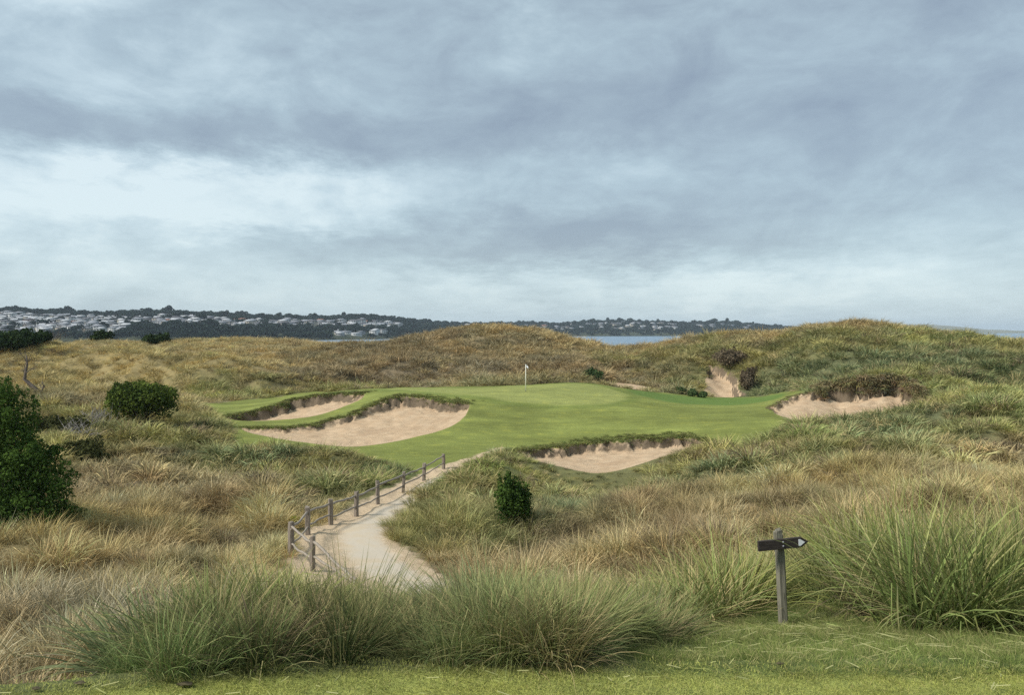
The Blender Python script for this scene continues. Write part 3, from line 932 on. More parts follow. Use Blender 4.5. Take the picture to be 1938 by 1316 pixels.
def scatter(name, key, x, y, z, tint, scl, label, cat, rotx=None, squash=None):
    n = len(x)
    rng = np.random.default_rng(len(name) + n)
    me = bpy.data.meshes.new(name)
    me.vertices.add(n)
    me.vertices.foreach_set('co', np.stack([x, y, z], 1).astype(np.float32).ravel())
    cattr(me, 'tint', tint)
    rot = np.zeros((n, 3))
    rot[:, 2] = rng.uniform(-.9, .9, n) + np.where(rng.random(n) < .25, math.pi, 0)
    rot[:, :2] = rng.normal(0, .10, (n, 2))
    a = me.attributes.new('rot', 'FLOAT_VECTOR', 'POINT')
    a.data.foreach_set('vector', rot.astype(np.float32).ravel())
    sv = np.stack([scl, scl, scl * (rng.uniform(.8, 1.2, n) if squash is None else squash)], 1)
    a = me.attributes.new('scl', 'FLOAT_VECTOR', 'POINT')
    a.data.foreach_set('vector', sv.astype(np.float32).ravel())
    a = me.attributes.new('pick', 'INT', 'POINT')
    a.data.foreach_set('value', rng.integers(0, len(LOD[key].objects), n).astype(np.int32))
    o = link(name, me)
    ng = bpy.data.node_groups.new(name, 'GeometryNodeTree')
    ng.interface.new_socket('Geometry', in_out='INPUT', socket_type='NodeSocketGeometry')
    ng.interface.new_socket('Geometry', in_out='OUTPUT', socket_type='NodeSocketGeometry')
    nd = ng.nodes
    gi, go = nd.new('NodeGroupInput'), nd.new('NodeGroupOutput')
    ci = nd.new('GeometryNodeCollectionInfo')
    ci.inputs[0].default_value = LOD[key]
    ci.inputs[1].default_value = True
    ci.inputs[2].default_value = True
    ip = nd.new('GeometryNodeInstanceOnPoints')
    ip.inputs['Pick Instance'].default_value = True
    L = ng.links
    L.new(gi.outputs[0], ip.inputs['Points'])
    L.new(ci.outputs[0], ip.inputs['Instance'])
    for an, dt, sock in (('rot', 'FLOAT_VECTOR', 'Rotation'), ('scl', 'FLOAT_VECTOR', 'Scale'), ('pick', 'INT', 'Instance Index')):
        na = nd.new('GeometryNodeInputNamedAttribute')
        na.data_type = dt
        na.inputs[0].default_value = an
        if sock == 'Rotation':
            er = nd.new('FunctionNodeEulerToRotation')
            L.new(na.outputs[0], er.inputs[0])
            L.new(er.outputs[0], ip.inputs[sock])
        else:
            L.new(na.outputs[0], ip.inputs[sock])
    L.new(ip.outputs[0], go.inputs[0])
    md = o.modifiers.new('scatter', 'NODES')
    md.node_group = ng
    tag(o, label, cat, kind='stuff')
    return o


def look(A, x, y):
    return bil(SG, LG, A, x / y, np.log(y))


def wedge(n, d0, d1, s0=-.82, s1=.82, rng=RNG):
    d = np.sqrt(rng.uniform(d0 ** 2, d1 ** 2, n))
    return rng.uniform(s0, s1, n) * d, d


flatR = np.minimum.reduce([turf_sd, sand_sd, psand_sd])


def tinted(x, y, rng, amp=.22):
    c = land_colour(x, y)
    n = fbm(x * .9 + 3, y * .9, 3) - .5
    n2 = fbm(x * .35 + 70, y * .35, 3) - .5
    fr = np.interp(y, (60, 90), (1, .5))
    c = c * np.clip(1 + n[:, None] * 2.0 * fr[:, None], .42, 1.5) * (1 + n2[:, None] * 1.1 * (1 - fr)[:, None]) * (1 + rng.normal(0, amp, len(x))[:, None] * fr[:, None])
    warm = np.clip(rng.normal(0, .5, len(x)) + n2 * 3.5, -1, 1)[:, None]
    c = c * (1 + warm * np.array((.10, .0, -.12)))
    pick = np.where(rng.random(len(x)) < fr, rng.random(len(x)), .5)
    c = np.where((pick < .10)[:, None], np.array(cols['straw']) * rng.uniform(.8, 1.15, len(x))[:, None], c)
    c = np.where((pick > .93)[:, None], np.array((.23, .18, .125)) * rng.uniform(.7, 1.1, len(x))[:, None], c)
    return np.clip(c, .02, .6)


def rough_field(name, key, n, d0, d1, sc, label, near_tee=False):
    rng = np.random.default_rng(n)
    x, y = wedge(n, d0, d1, rng=rng)
    if near_tee:
        x2, y2 = wedge(600, 4.1, 5.7, -.45, .18, rng)
        x, y = np.concatenate([x, x2]), np.concatenate([y, y2])
        n = len(x)
    fl = look(flatR, x, y)
    mw = look(mown_sd, x, y)
    te = look(tee_sd, x, y)
    edge_n = (fbm(x * 1.2, y * 1.2, 2) - .5) * .9
    keep = (fl + edge_n * np.clip(y / 40, .3, 1) * np.where((y > 20) & (y < 52) & (x / y < 0), 1.7, 1) > .10) & (mw > (.38 if near_tee else .05)) & (te > .14)
    bare = np.hypot((x / y + .52) / .10, (np.log(y) - math.log(14.6)) / .05)
    keep &= (bare > 1) | (rng.random(n) < .12)
    keep &= rng.random(n) < np.clip(sstep(.28, .50, fbm(x * .9 + 3, y * .9, 3)) * .9 + np.interp(y, (10, 40, 80), (.10, .30, .8)), 0, 1)
    x, y, fl = x[keep], y[keep], fl[keep]
    s = sc * rng.uniform(.6, 1.25, len(x)) * (.55 + .45 * sstep(.1, 1.6, fl)) * (.72 + .62 * fbm(x * .5 + 9, y * .5, 2)) * (.35 + np.interp(y, (10, 90), (0, .2)) + 1.3 * fbm(x * .9 + 3, y * .9, 3))
    s *= 1 - .62 * np.exp(-((x / y - .06) / .13) ** 2 - ((y - 46.5) / 3.5) ** 2)
    # the grassy flat behind the left bushes is short
    s *= 1 - .25 * sstep(88, 100, y) * sstep(-.22, -.30, x / y)
    if near_tee:
        s *= np.interp(y, (4.3, 5.2, 7.0), (.42, .53, .82))
        s *= 1 - .55 * np.exp(-((x / y + .11) / .055) ** 2)
        s *= 1 - .36 * np.exp(-((x / y - .06) / .12) ** 2)
        s = np.minimum(s, np.where(x / y < .2, .95, 1.6))
        s *= 1 - .5 * np.exp(-(((x / y + .19) / .035) ** 2) - ((y - 6.5) / 1.5) ** 2)
        s *= np.interp(x / y, (-.60, -.50, -.44, -.30, -.22, .3, .42, .6), (.25, .30, .62, .78, 1.0, 1.0, 1.3, 1.35))
        k3 = ~((np.abs(x / y - .315) < .075) & (y < 7.6)) & ((x / y > -.47) | (rng.random(len(x)) < .35))
        x, y, fl, s = x[k3], y[k3], fl[k3], s[k3]
    z = H(x, y) - .03
    return scatter(name, key, x, y, z, tinted(x, y, rng) * (.84 if near_tee else 1.14), s, label, 'grass')


rough_field('marram_grass', 'near', 1180, 4.0, 14, 1.0, 'tall green and straw marram grass along the foot of the tee', True)
rough_field('marram_grass', 'mid', 9000, 13, 36, 1.0, 'dry tan and olive marram grass filling the valley below the tee')
rough_field('marram_grass', 'semi', 19000, 35, 78, 1.0, 'mixed olive and straw marram grass around the green and bunkers')
rough_field('marram_grass', 'far', 40000, 76, 175, 1.0, 'brown and grey green marram grass covering the dunes behind the green')

# turf on the tee and the shaggy slope
rng = np.random.default_rng(5)
x, y = wedge(9000, 3.0, 4.6, -.75, .75, rng)
k_ = look(tee_sd, x, y) < .12
x, y = x[k_], y[k_]
tc_ = np.array((.37, .395, .11)) * (1 + (fbm(x * 3, y * 3, 3) - .5)[:, None] * .8) * rng.uniform(.75, 1.25, (len(x), 1))
scatter('tee_grass', 'turf', x, y, H(x, y) - .004, tc_, rng.uniform(.5, 1.0, len(x)), 'short bright mown grass of the tee', 'grass')
x, y = wedge(5600, 3.95, 9.2, .1, .85, rng)
k_ = (look(mown_sd, x, y) < .25) & (look(tee_sd, x, y) > .02)
x, y = x[k_], y[k_]
tc_ = np.array((.155, .20, .056)) * (1 + (fbm(x * 2, y * 2, 3) - .5)[:, None] * 1.0) * rng.uniform(.7, 1.3, (len(x), 1))
st = rng.random(len(x)) < .10
tc_[st] = np.array((.34, .33, .14))
scatter('shaggy_grass', 'shag', x, y, H(x, y) - .01, tc_, rng.uniform(.22, .62, len(x)), 'shaggy green grass around the foot of the signpost', 'grass')
bx, by = [], []
for (P, lip, front, Dp) in bunkers[:3]:
    seg = np.linalg.norm(np.diff(lip, axis=0), axis=1)
    cum = np.concatenate([[0], np.cumsum(seg)])
    n = int(cum[-1] * 26)
    tt = rng.uniform(0, cum[-1], n)
    bx.append(np.interp(tt, cum, lip[:, 0]) + rng.normal(0, .35, n))
    by.append(np.interp(tt, cum, lip[:, 1]) + rng.uniform(-.1, 1.5, n))
bx, by = np.concatenate(bx), np.concatenate(by)
k_ = (look(sand_sd, bx, by) > .05) & (look(green_sd, bx, by) > .4)
bx, by = bx[k_], by[k_]
tb_ = np.array((.165, .205, .065)) * (1 + (fbm(bx * 1.2, by * 1.2, 3) - .5)[:, None] * 1.4) * rng.uniform(.7, 1.25, (len(bx), 1))
scatter('bank_grass', 'semi', bx, by, H(bx, by) - .02, np.clip(tb_, .02, .5), rng.uniform(.15, .42, len(bx)), 'short green rough on the banks above the bunkers', 'grass')
# sod fringes hanging over the bunker lips
fx, fy, fs_, ft = [], [], [], []
for (P, lip, front, Dp), dens, scl in zip(bunkers, (18, 18, 18, 26), (.65, .85, .65, 1.7)):
    seg = np.linalg.norm(np.diff(lip, axis=0), axis=1)
    cum = np.concatenate([[0], np.cumsum(seg)])
    n = int(cum[-1] * dens)
    tt = rng.uniform(0, cum[-1], n)
    px, py = np.interp(tt, cum, lip[:, 0]), np.interp(tt, cum, lip[:, 1])
    px += rng.normal(0, .12, n)
    py += rng.uniform(-.05, .35, n)
    fx.append(px); fy.append(py)
    s_ = scl * rng.uniform(.5, 1.1, n)
    if scl > 1.5:
        s_ = np.where(px < 25.8, s_ * .22, s_)
        py -= np.where(px < 25.8, 0, .22)
    fs_.append(s_)
    base = np.array((.16, .19, .06)) if scl < 1.5 else np.array((.25, .22, .12))
    ft.append(base * rng.uniform(.55, 1.35, (n, 1)) * (1 + rng.normal(0, .12, (n, 3))))
fx, fy = np.concatenate(fx), np.concatenate(fy)
scatter('sod_fringe', 'fringe', fx, fy, H(fx, fy) + .0, np.clip(np.concatenate(ft), .02, .5), np.concatenate(fs_), 'ragged grass hanging over the bunker lips', 'grass')


# ------------------------------------------------------------------ tubes, boxes
def tube(pts, rad, sides=6, cap=True):
    pts = np.asarray(pts, float)
    n = len(pts)
    rad = np.full(n, rad) if np.isscalar(rad) else np.asarray(rad, float)
    V, Fq = [], []
    tang = np.gradient(pts, axis=0)
    tang /= np.linalg.norm(tang, axis=1, keepdims=True)
    ref = np.array((.31, .2, .93)) if abs(tang[0][2]) < .8 else np.array((1., .1, 0))
    for i in range(n):
        a = np.cross(tang[i], ref); a /= np.linalg.norm(a)
        b = np.cross(tang[i], a)
        for j in range(sides):
            an = 2 * math.pi * j / sides
            V.append(pts[i] + rad[i] * (math.cos(an) * a + math.sin(an) * b))
    for i in range(n - 1):
        for j in range(sides):
            j2 = (j + 1) % sides
            Fq.append((i * sides + j, i * sides + j2, (i + 1) * sides + j2, (i + 1) * sides + j))
    tri = []
    if cap:
        V.append(pts[0]); V.append(pts[-1])
        c0, c1 = len(V) - 2, len(V) - 1
        for j in range(sides):
            j2 = (j + 1) % sides
            tri.append((c0, j2, j))
            tri.append((c1, (n - 1) * sides + j, (n - 1) * sides + j2))
    return np.array(V), np.array(Fq), np.array(tri).reshape(-1, 3)


def join(parts):
    V, Q, T, o = [], [], [], 0
    for v, q, t in parts:
        V.append(v); Q.append(np.asarray(q).reshape(-1, 4) + o); T.append(np.asarray(t).reshape(-1, 3) + o)
        o += len(v)
    return np.concatenate(V), [np.concatenate(Q).astype(int), np.concatenate(T).astype(int)]


def tube_mesh(name, parts, mat, smooth=True):
    V, Fs = join(parts)
    return mesh_np(name, V, Fs, mat, smooth)


def empty(name, loc):
    o = bpy.data.objects.new(name, None)
    COL.objects.link(o)
    o.location = loc
    o.empty_display_size = .2
    return o


M_POST = mat_plain('weathered_timber', (.19, .155, .125), (.30, .255, .205), 6, .9, (6, 6, .7), .5)
M_RAIL = mat_plain('rail_timber', (.26, .22, .175), (.36, .31, .25), 8, .9, (3, 3, 3), .4)
M_SIGNPOST = mat_plain('grey_timber', (.13, .12, .09), (.25, .23, .175), 9, .9, (7, 7, .6), .6)
M_BOARD = mat_plain('dark_board', (.034, .027, .024), (.062, .050, .042), 14, .6, (1, 6, 6), .3)
M_WHITE = mat_plain('white_paint', (.72, .72, .74), (.80, .80, .80), 20, .6)
M_STEEL = mat_plain('bolt_steel', (.30, .30, .33), (.38, .38, .42), 20, .4)
M_DEAD = mat_plain('dead_wood', (.085, .068, .056), (.17, .14, .115), 7, .9, (2, 2, 2), .4)
M_BARK = mat_plain('bark', (.10, .075, .05), (.17, .13, .09), 7, .9, (3, 3, 1), .5)


def bmesh_obj(name, fn, mat, parent=None, bevel=0.0):
    bm = bmesh.new()
    fn(bm)
    if bevel:
        bmesh.ops.bevel(bm, geom=list(bm.edges), offset=bevel, segments=1, affect='EDGES', clamp_overlap=True)
    me = bpy.data.meshes.new(name)
    bm.to_mesh(me)
    bm.free()
    me.materials.append(mat)
    return link(name, me, parent)


def post_mesh(rng, h, w, sink=.25):
    """squared, slightly split and leaning post"""
    def fn(bm):
        lv = [-sink, 0, h * .35, h * .7, h - .02, h]
        rings = []
        for i, z in enumerate(lv):
            k = w / 2 * (1.06 - .08 * i / 5) * (.9 if i == 5 else 1)
            ox, oy = rng.normal(0, .006), rng.normal(0, .006)
            c = k * .35
            pts = [(-k + c, -k), (k - c, -k), (k, -k + c), (k, k - c), (k - c, k), (-k + c, k), (-k, k - c), (-k, -k + c)]
            zt = rng.normal(0, .012, 8) if i == 5 else np.zeros(8)
            rings.append([bm.verts.new((a * rng.uniform(.93, 1.07) + ox, b * rng.uniform(.93, 1.07) + oy, z + zt[j])) for j, (a, b) in enumerate(pts)])
        for a, b in zip(rings[:-1], rings[1:]):
            for j in range(8):
                bm.faces.new((a[j], a[(j + 1) % 8], b[(j + 1) % 8], b[j]))
        bm.faces.new(rings[-1])
        bm.faces.new(rings[0][::-1])
    return fn


# ------------------------------------------------------------------ fence along the path
rngf = np.random.default_rng(3)
FP = [(592, 1070, 25.3, 1.05), (551, 1053, 27, 1.08), (582, 1016, 30, 1.0), (626, 996, 32.3, 1.0), (674, 976, 34.6, 1.03), (715, 953, 37.2, 1.03), (763, 931, 40.6, 1.0), (802, 910, 44.3, .9), (840, 890, 48.3, .86)]
gx = [at(u, v, d)[:2] for u, v, d, h in FP]
fb = np.array([(p[0], p[1], float(H(p[0], p[1]))) for p in gx])
fence = empty('path_fence', tuple(fb[1]))
tag(fence, 'rustic fence of squared grey posts and wavy wooden rails beside the sandy path', 'fence')
end0 = np.array(at(672, 1130, 23.0))
end0[2] = float(H(end0[0], end0[1]))
tops = []
for i, (b, (u, v, d, h)) in enumerate(zip(fb, FP)):
    w = rngf.uniform(.135, .17)
    o = bmesh_obj('post', post_mesh(rngf, h, w), M_POST, fence)
    o.location = Vector(b) - fence.location
    o.rotation_euler = (rngf.normal(0, .025), rngf.normal(0, .025), rngf.uniform(0, 1.5))
    tops.append(h)
chain = [end0] + list(fb)
hh = [.25] + tops


def rail(a, b, za, zb, r):
    n = 9
    t = np.linspace(-.03, 1.03, n)
    P = np.outer(1 - t, np.append(a[:2], a[2] + za)) + np.outer(t, np.append(b[:2], b[2] + zb))
    P[:, 2] += np.cumsum(rngf.normal(0, .020, n)) - .02 * np.sin(np.pi * np.clip(t, 0, 1))
    P[:, 0] += rngf.normal(0, .015, n)
    return tube(P - np.array(fence.location), rngf.uniform(.85, 1.15, n) * r, 6)


for i in range(len(chain) - 1):
    a, b = chain[i], chain[i + 1]
    link('top_rail', tube_mesh('top_rail', [rail(a, b, hh[i] * .80, hh[i + 1] * .80, .042)], M_RAIL), fence)
    link('lower_rail', tube_mesh('lower_rail', [rail(a, b, hh[i] * .34, hh[i + 1] * .34, .036)], M_RAIL), fence)

# ------------------------------------------------------------------ arrow sign
sb = at(1483, 1185, 7.5)
sb[2] = float(H(sb[0], sb[1]))
sign = empty('direction_sign', tuple(sb))
tag(sign, 'weathered wooden post carrying a dark pointed board with a white arrow tip', 'sign')
bmesh_obj('post', post_mesh(np.random.default_rng(12), .845, .070), M_SIGNPOST, sign)
sign.rotation_euler = (0, -.065, 0)


def board(bm):
    pts = [(-.222, -.048), (.168, -.045), (.236, .003), (.168, .047), (-.222, .041)]
    a = [bm.verts.new((x, -.014, z)) for x, z in pts]
    b = [bm.verts.new((x, .014, z)) for x, z in pts]
    bm.faces.new(a)
    bm.faces.new(b[::-1])
    for i in range(5):
        j = (i + 1) % 5
        bm.faces.new((a[i], b[i], b[j], a[j]))


bo = bmesh_obj('board', board, M_BOARD, sign, .003)
bo.location = (.012, -.063, .735)
bo.rotation_euler = (0, .005, .10)


def tip(bm):
    a = [bm.verts.new((x, -.0175, z)) for x, z in ((.142, -.026), (.158, -.028), (.200, .002), (.158, .030), (.142, .029))]
    b = [bm.verts.new((v.co.x, -.0142, v.co.z)) for v in a]
    bm.faces.new(a)
    for i in range(5):
        j = (i + 1) % 5
        bm.faces.new((a[i], b[i], b[j], a[j]))


bmesh_obj('arrow_tip', tip, M_WHITE, bo)
for z in (-.018, .018):
    v, q, t = tube(np.array(((.002, -.021, z), (.002, -.013, z))), .0075, 8)
    link('bolt', mesh_np('bolt', v, [q, t], M_STEEL, True), bo)

# ------------------------------------------------------------------ flagstick
p = hit(995, 741, 60)
fz = float(H(p[0], p[1]))
flag = empty('flagstick', (p[0], p[1], fz))
tag(flag, 'thin white flagstick with a small limp white flag standing on the green', 'flagstick')
M_STICK = mat_plain('stick_paint', (.78, .76, .62), (.80, .80, .70), 4, .5)
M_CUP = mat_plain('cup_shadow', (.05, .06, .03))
v, q, t = tube(np.array(((0, 0, -.05), (0, 0, 1.2), (0, 0, 2.28))), (.040, .036, .026), 8)
link('pole', mesh_np('pole', v, [q, t], M_STICK, True), flag)


def flagfn(bm):
    nx, nz = 8, 5
    g = [[None] * (nz + 1) for _ in range(nx + 1)]
    for i in range(nx + 1):
        for j in range(nz + 1):
            f, e = i / nx, j / nz
            g[i][j] = bm.verts.new((.02 + .21 * f, .06 * math.sin(5 * f + 2 * e), 2.27 - .19 * e - .26 * f ** 1.4 + .02 * math.sin(7 * f)))
    for i in range(nx):
        for j in range(nz):
            bm.faces.new((g[i][j], g[i + 1][j], g[i + 1][j + 1], g[i][j + 1]))


fo = bmesh_obj('flag', flagfn, M_WHITE, flag)
md = fo.modifiers.new('thick', 'SOLIDIFY')
md.thickness = .006
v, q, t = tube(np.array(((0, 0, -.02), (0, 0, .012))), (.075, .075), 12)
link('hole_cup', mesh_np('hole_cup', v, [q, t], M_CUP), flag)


# ------------------------------------------------------------------ shrubs and trees
def leaf_cloud(lobes, n, size, rng, shell=.55, zmin=0.02, aspect=.55):
    """leaf sprays spread through a set of ellipsoid lobes (cx,cy,cz,rx,ry,rz)"""
    lob = np.array(lobes)
    wts = (lob[:, 3] * lob[:, 4] * lob[:, 5]) ** .667
    pick = rng.choice(len(lob), n, p=wts / wts.sum())
    d = rng.normal(size=(n, 3))
    d /= np.linalg.norm(d, axis=1, keepdims=True)
    d[:, 2] = np.where((d[:, 2] < -.3) & (rng.random(n) < .6), -d[:, 2], d[:, 2])
    rr = (1 - shell * rng.random(n) ** 1.6)
    bump = 1 + .22 * (fbm(d[:, 0] * 3 + pick * 7.7, d[:, 1] * 3 + d[:, 2] * 2.2, 3) - .5) * 2
    c = lob[pick, :3] + d * lob[pick, 3:] * (rr * bump)[:, None]
    nrm = d / lob[pick, 3:]
    nrm /= np.linalg.norm(nrm, axis=1, keepdims=True)
    nrm = nrm * .8 + rng.normal(0, .55, (n, 3))
    nrm /= np.linalg.norm(nrm, axis=1, keepdims=True)
    a = np.cross(nrm, rng.normal(size=(n, 3)))
    a /= np.linalg.norm(a, axis=1, keepdims=True)
    b = np.cross(nrm, a)
    s = size * rng.uniform(.55, 1.3, n)[:, None]
    keep = c[:, 2] > zmin
    c, a, b, s, nrm = c[keep], a[keep], b[keep], s[keep], nrm[keep]
    n = len(c)
    V = np.stack([c - a * s, c - b * s * aspect + nrm * s * .15, c + a * s, c + b * s * aspect + nrm * s * .15], 1).reshape(-1, 3)
    i = np.arange(n)[:, None] * 4
    T = np.concatenate([np.concatenate([i, i + 1, i + 3], 1), np.concatenate([i + 1, i + 2, i + 3], 1)])
    cl = fbm(c[:, 0] * 1.6 / max(size * 8, .2) + 11, c[:, 2] * 1.6 / max(size * 8, .2) + c[:, 1], 2)
    lf = np.clip(.25 + .9 * (cl - .35) + rng.normal(0, .18, n), 0, 1)
    return V, T, np.repeat(lf, 4)


M_TREE = mat_leaf('dark_conifer_leaf', (.028, .056, .015), (.125, .20, .042), .28)
M_BUSH = mat_leaf('glossy_bush_leaf', (.034, .058, .015), (.18, .23, .048), .28)
M_HEATH = mat_leaf('olive_heath_leaf', (.040, .045, .016), (.125, .130, .050), .2)
M_FAR = mat_leaf('distant_bush_leaf', (.022, .040, .018), (.060, .088, .034), .15)
M_BROWN = mat_leaf('brown_heath_leaf', (.090, .070, .046), (.22, .175, .115), .15)
M_PINE = mat_leaf('soft_pine_leaf', (.045, .075, .030), (.11, .16, .06), .2)
M_YEL = mat_leaf('yellow_bloom_leaf', (.16, .19, .04), (.55, .50, .06), .25)


def shrub(name, u, v, d, wpx, hpx, mat, label, cat, nl, size, group=None, lobes_n=9, seed=0, shape='round', sink=.1, stems=5, depth=.8):
    rng = np.random.default_rng(seed + 100)
    b = at(u, v, d)
    b[2] = float(H(b[0], b[1])) - sink
    w, h = wpx / F * d, hpx / F * d
    o = empty(name, tuple(b))
    tag(o, label, cat, group)
    lobes = []
    for i in range(lobes_n):
        if shape == 'cone':
            f = (i + .5) / lobes_n
            r = w / 2 * (1.0 - .78 * f)
            an = rng.uniform(0, 6.28)
            off = r * rng.uniform(.25, .55)
            lobes.append((off * math.cos(an), off * math.sin(an) * depth, h * (.10 + .80 * f), r * .72, r * .72 * depth, h * .15))
        elif shape == 'flat':
            an = rng.uniform(0, 6.28)
            off = w / 2 * rng.uniform(0, .66)
            lobes.append((off * math.cos(an), off * math.sin(an) * depth, h * rng.uniform(.25, .5), w * rng.uniform(.14, .24), w * .2 * depth, h * rng.uniform(.3, .5)))
        else:
            an = 6.28 * i / lobes_n + rng.uniform(-.3, .3)
            off = w / 2 * rng.uniform(.25, .62)
            zc_ = h * rng.uniform(.30, .70)
            lobes.append((off * math.cos(an), off * math.sin(an) * depth, zc_, w * rng.uniform(.17, .26), w * .22 * depth, h * rng.uniform(.22, .32)))
    if shape == 'round':
        lobes.append((0, 0, h * .55, w * .33, w * .33 * depth, h * .40))
    base = list(lobes)
    for i in range(lobes_n * 3):
        lb = base[rng.integers(0, len(base))]
        dv = rng.normal(size=3)
        dv[2] = abs(dv[2]) * 1.1
        dv /= np.linalg.norm(dv)
        q = np.array(lb[:3]) + dv * np.array(lb[3:]) * rng.uniform(.95, 1.15)
        k2 = rng.uniform(.16, .34)
        lobes.append((q[0], q[1], q[2], lb[3] * k2, lb[4] * k2, lb[5] * k2 * rng.uniform(1.0, 1.7)))
    V, T, lf = leaf_cloud(lobes, int(nl * 1.15), size, rng)
    me = mesh_np('foliage', V, T, mat)
    fattr(me, 'leaf', lf)
    link('foliage', me, o)
    tb = []
    for i in range(stems):
        lb = lobes[i % len(lobes)]
        e = np.array(lb[:3])
        m_ = e * np.array((.45, .45, .5)) + rng.normal(0, .05, 3) * w * .3
        tb.append(tube(np.array((np.zeros(3) + rng.normal(0, .03, 3) * w, m_, e)), (.035 * w ** .5 * .9, .025 * w ** .5, .01 * w ** .5), 5))
    link('stem', tube_mesh('stem', tb, M_BARK), o)
    return o


tree = shrub('evergreen_tree', 20, 1000, 28, 295, 330, M_TREE, 'tall dark evergreen tree cut off by the left edge of the view', 'tree', 30000, .055, lobes_n=15, seed=2, shape='cone', stems=9, depth=.9, sink=.75)
shrub('round_bush', 268, 798, 60, 150, 94, M_BUSH, 'large rounded glossy green bush standing left of the bunkers', 'bush', 10500, .105, lobes_n=11, seed=4, stems=8)
shrub('small_shrub', 972, 1020, 31.0, 78, 142, M_TREE, 'small dark green shrub on the mound right of the path', 'shrub', 7000, .05, lobes_n=9, seed=5, stems=5, sink=.4)
shrub('low_bush', 102, 812, 56, 150, 62, M_HEATH, 'low dark olive bush below the dead tree', 'bush', 5000, .10, lobes_n=10, seed=6, shape='flat')
shrub('low_bush', 150, 872, 47, 150, 52, M_HEATH, 'spreading olive bush right beside the evergreen tree', 'bush', 5200, .085, lobes_n=11, seed=7, shape='flat')
shrub('low_bush', 222, 842, 51, 70, 32, M_HEATH, 'small dark bush below the large rounded bush', 'bush', 2600, .09, lobes_n=6, seed=8, shape='flat')
shrub('low_bush', 310, 838, 52, 26, 20, M_BROWN, 'tiny dark tuft of brush right of the small dark bush', 'bush', 900, .07, lobes_n=4, seed=18, shape='flat', stems=2)
shrub('dune_bush', 28, 664, 117, 150, 42, M_FAR, 'dark green bush spreading over the dune at the left edge', 'bush', 5200, .22, lobes_n=12, seed=9, shape='flat')
shrub('dune_bush', 80, 652, 119, 44, 28, M_FAR, 'dark bush at the right end of the left dune thicket', 'bush', 2000, .22, lobes_n=6, seed=10)
shrub('dune_bush', 187, 659, 146, 62, 26, M_FAR, 'dark bush in the dip between two left dune crests', 'bush', 2400, .22, lobes_n=7, seed=11, shape='flat')
shrub('dune_bush', 293, 664, 146, 58, 22, M_FAR, 'flat dark bush right of the dip on the left dunes', 'bush', 2200, .22, lobes_n=7, seed=12, shape='flat')
shrub('young_pine', 1113, 722, 91, 60, 32, M_PINE, 'soft green young pine behind the putting green', 'shrub', 2600, .13, lobes_n=8, seed=13, shape='flat')
shrub('brown_bush', 1900, 850, 43, 50, 30, M_BROWN, 'dark brown round bush in the grass near the right edge', 'bush', 2400, .06, lobes_n=12, seed=14, shape='flat')
shrub('heath_bush', 1385, 704, 101, 96, 36, M_BROWN, 'dark brown heath overhanging the bare sand wedge', 'bush', 3600, .13, lobes_n=18, seed=15, shape='flat')
shrub('heath_bush', 1414, 742, 92, 44, 48, M_BROWN, 'brown heath along the right side of the bare sand wedge', 'bush', 2200, .12, lobes_n=12, seed=16, shape='flat')
shrub('flowering_weed', 557, 1000, 31.5, 28, 34, M_YEL, 'yellow flowered weed behind the fence corner', 'plant', 700, .045, lobes_n=5, seed=17, stems=3)
for i, (u, v, d, w_, h_, lb) in enumerate(((1290, 742, 88, 26, 16, 'grey green bush at the back of the hollow, leftmost of the row'), (1312, 748, 86, 22, 16, 'grey green bush in the middle of the hollow row'), (1330, 750, 86, 18, 14, 'grey green bush touching the bare sand wedge'))):
    shrub('hollow_bush', u, v, d, w_, h_, M_PINE, lb, 'bush', 900, .10, group='bushes behind the hollow', lobes_n=5, seed=30 + i, stems=2)


# dead tree
def branch(rng, p, dirv, L, r, depth, out):
    n = 5
    pts = [p]
    dcur = np.array(dirv, float)
    for i in range(n):
        dcur = dcur + rng.normal(0, .22, 3)
        dcur /= np.linalg.norm(dcur)
        pts.append(pts[-1] + dcur * L / n)
    out.append(tube(np.array(pts), np.linspace(r, r * .45, n + 1), 5))
    if depth:
        for j in range(rng.integers(2, 4)):
            k = rng.integers(2, n + 1)
            nd = dcur + rng.normal(0, .65, 3)
            nd[2] += .25
            nd /= np.linalg.norm(nd)
            branch(rng, pts[k], nd, L * rng.uniform(.5, .8), r * .5, depth - 1, out)


dh = hit(76, 750, 48)
db = np.array((dh[0], dh[1], float(H(dh[0], dh[1]))))
DT = dh[1]
dead = empty('dead_tree', tuple(db))
tag(dead, 'bare grey dead tree with a crooked trunk on the left slope', 'tree')
px = lambda u, v: np.array(((u - 76) / F * DT, 0, (750 - v) / F * DT))
rd = np.random.default_rng(44)
trunk = tube(np.array((px(76, 756), px(72, 741), px(58, 729), px(46, 718), px(48, 706), px(51, 690), px(49, 672))) + np.array([(0, .02 * i, 0) for i in range(7)]), (.24, .21, .18, .15, .12, .09, .05), 7)
link('trunk', tube_mesh('trunk', [trunk], M_DEAD), dead)
for a, dv, L, r in (((46, 718), (-.5, .2, .8), 1.1, .06), ((48, 706), (.75, -.2, .5), 1.3, .05), ((51, 692), (.5, .3, .8), 1.0, .04), ((50, 684), (-.4, -.2, .9), 1.0, .04), ((76, 745), (.35, .1, .9), .9, .09), ((58, 729), (-.6, .3, .2), .7, .05)):
    ob = []
    branch(rd, px(*a), dv, L, r, 2, ob)
    link('branch', tube_mesh('branch', ob, M_DEAD), dead)
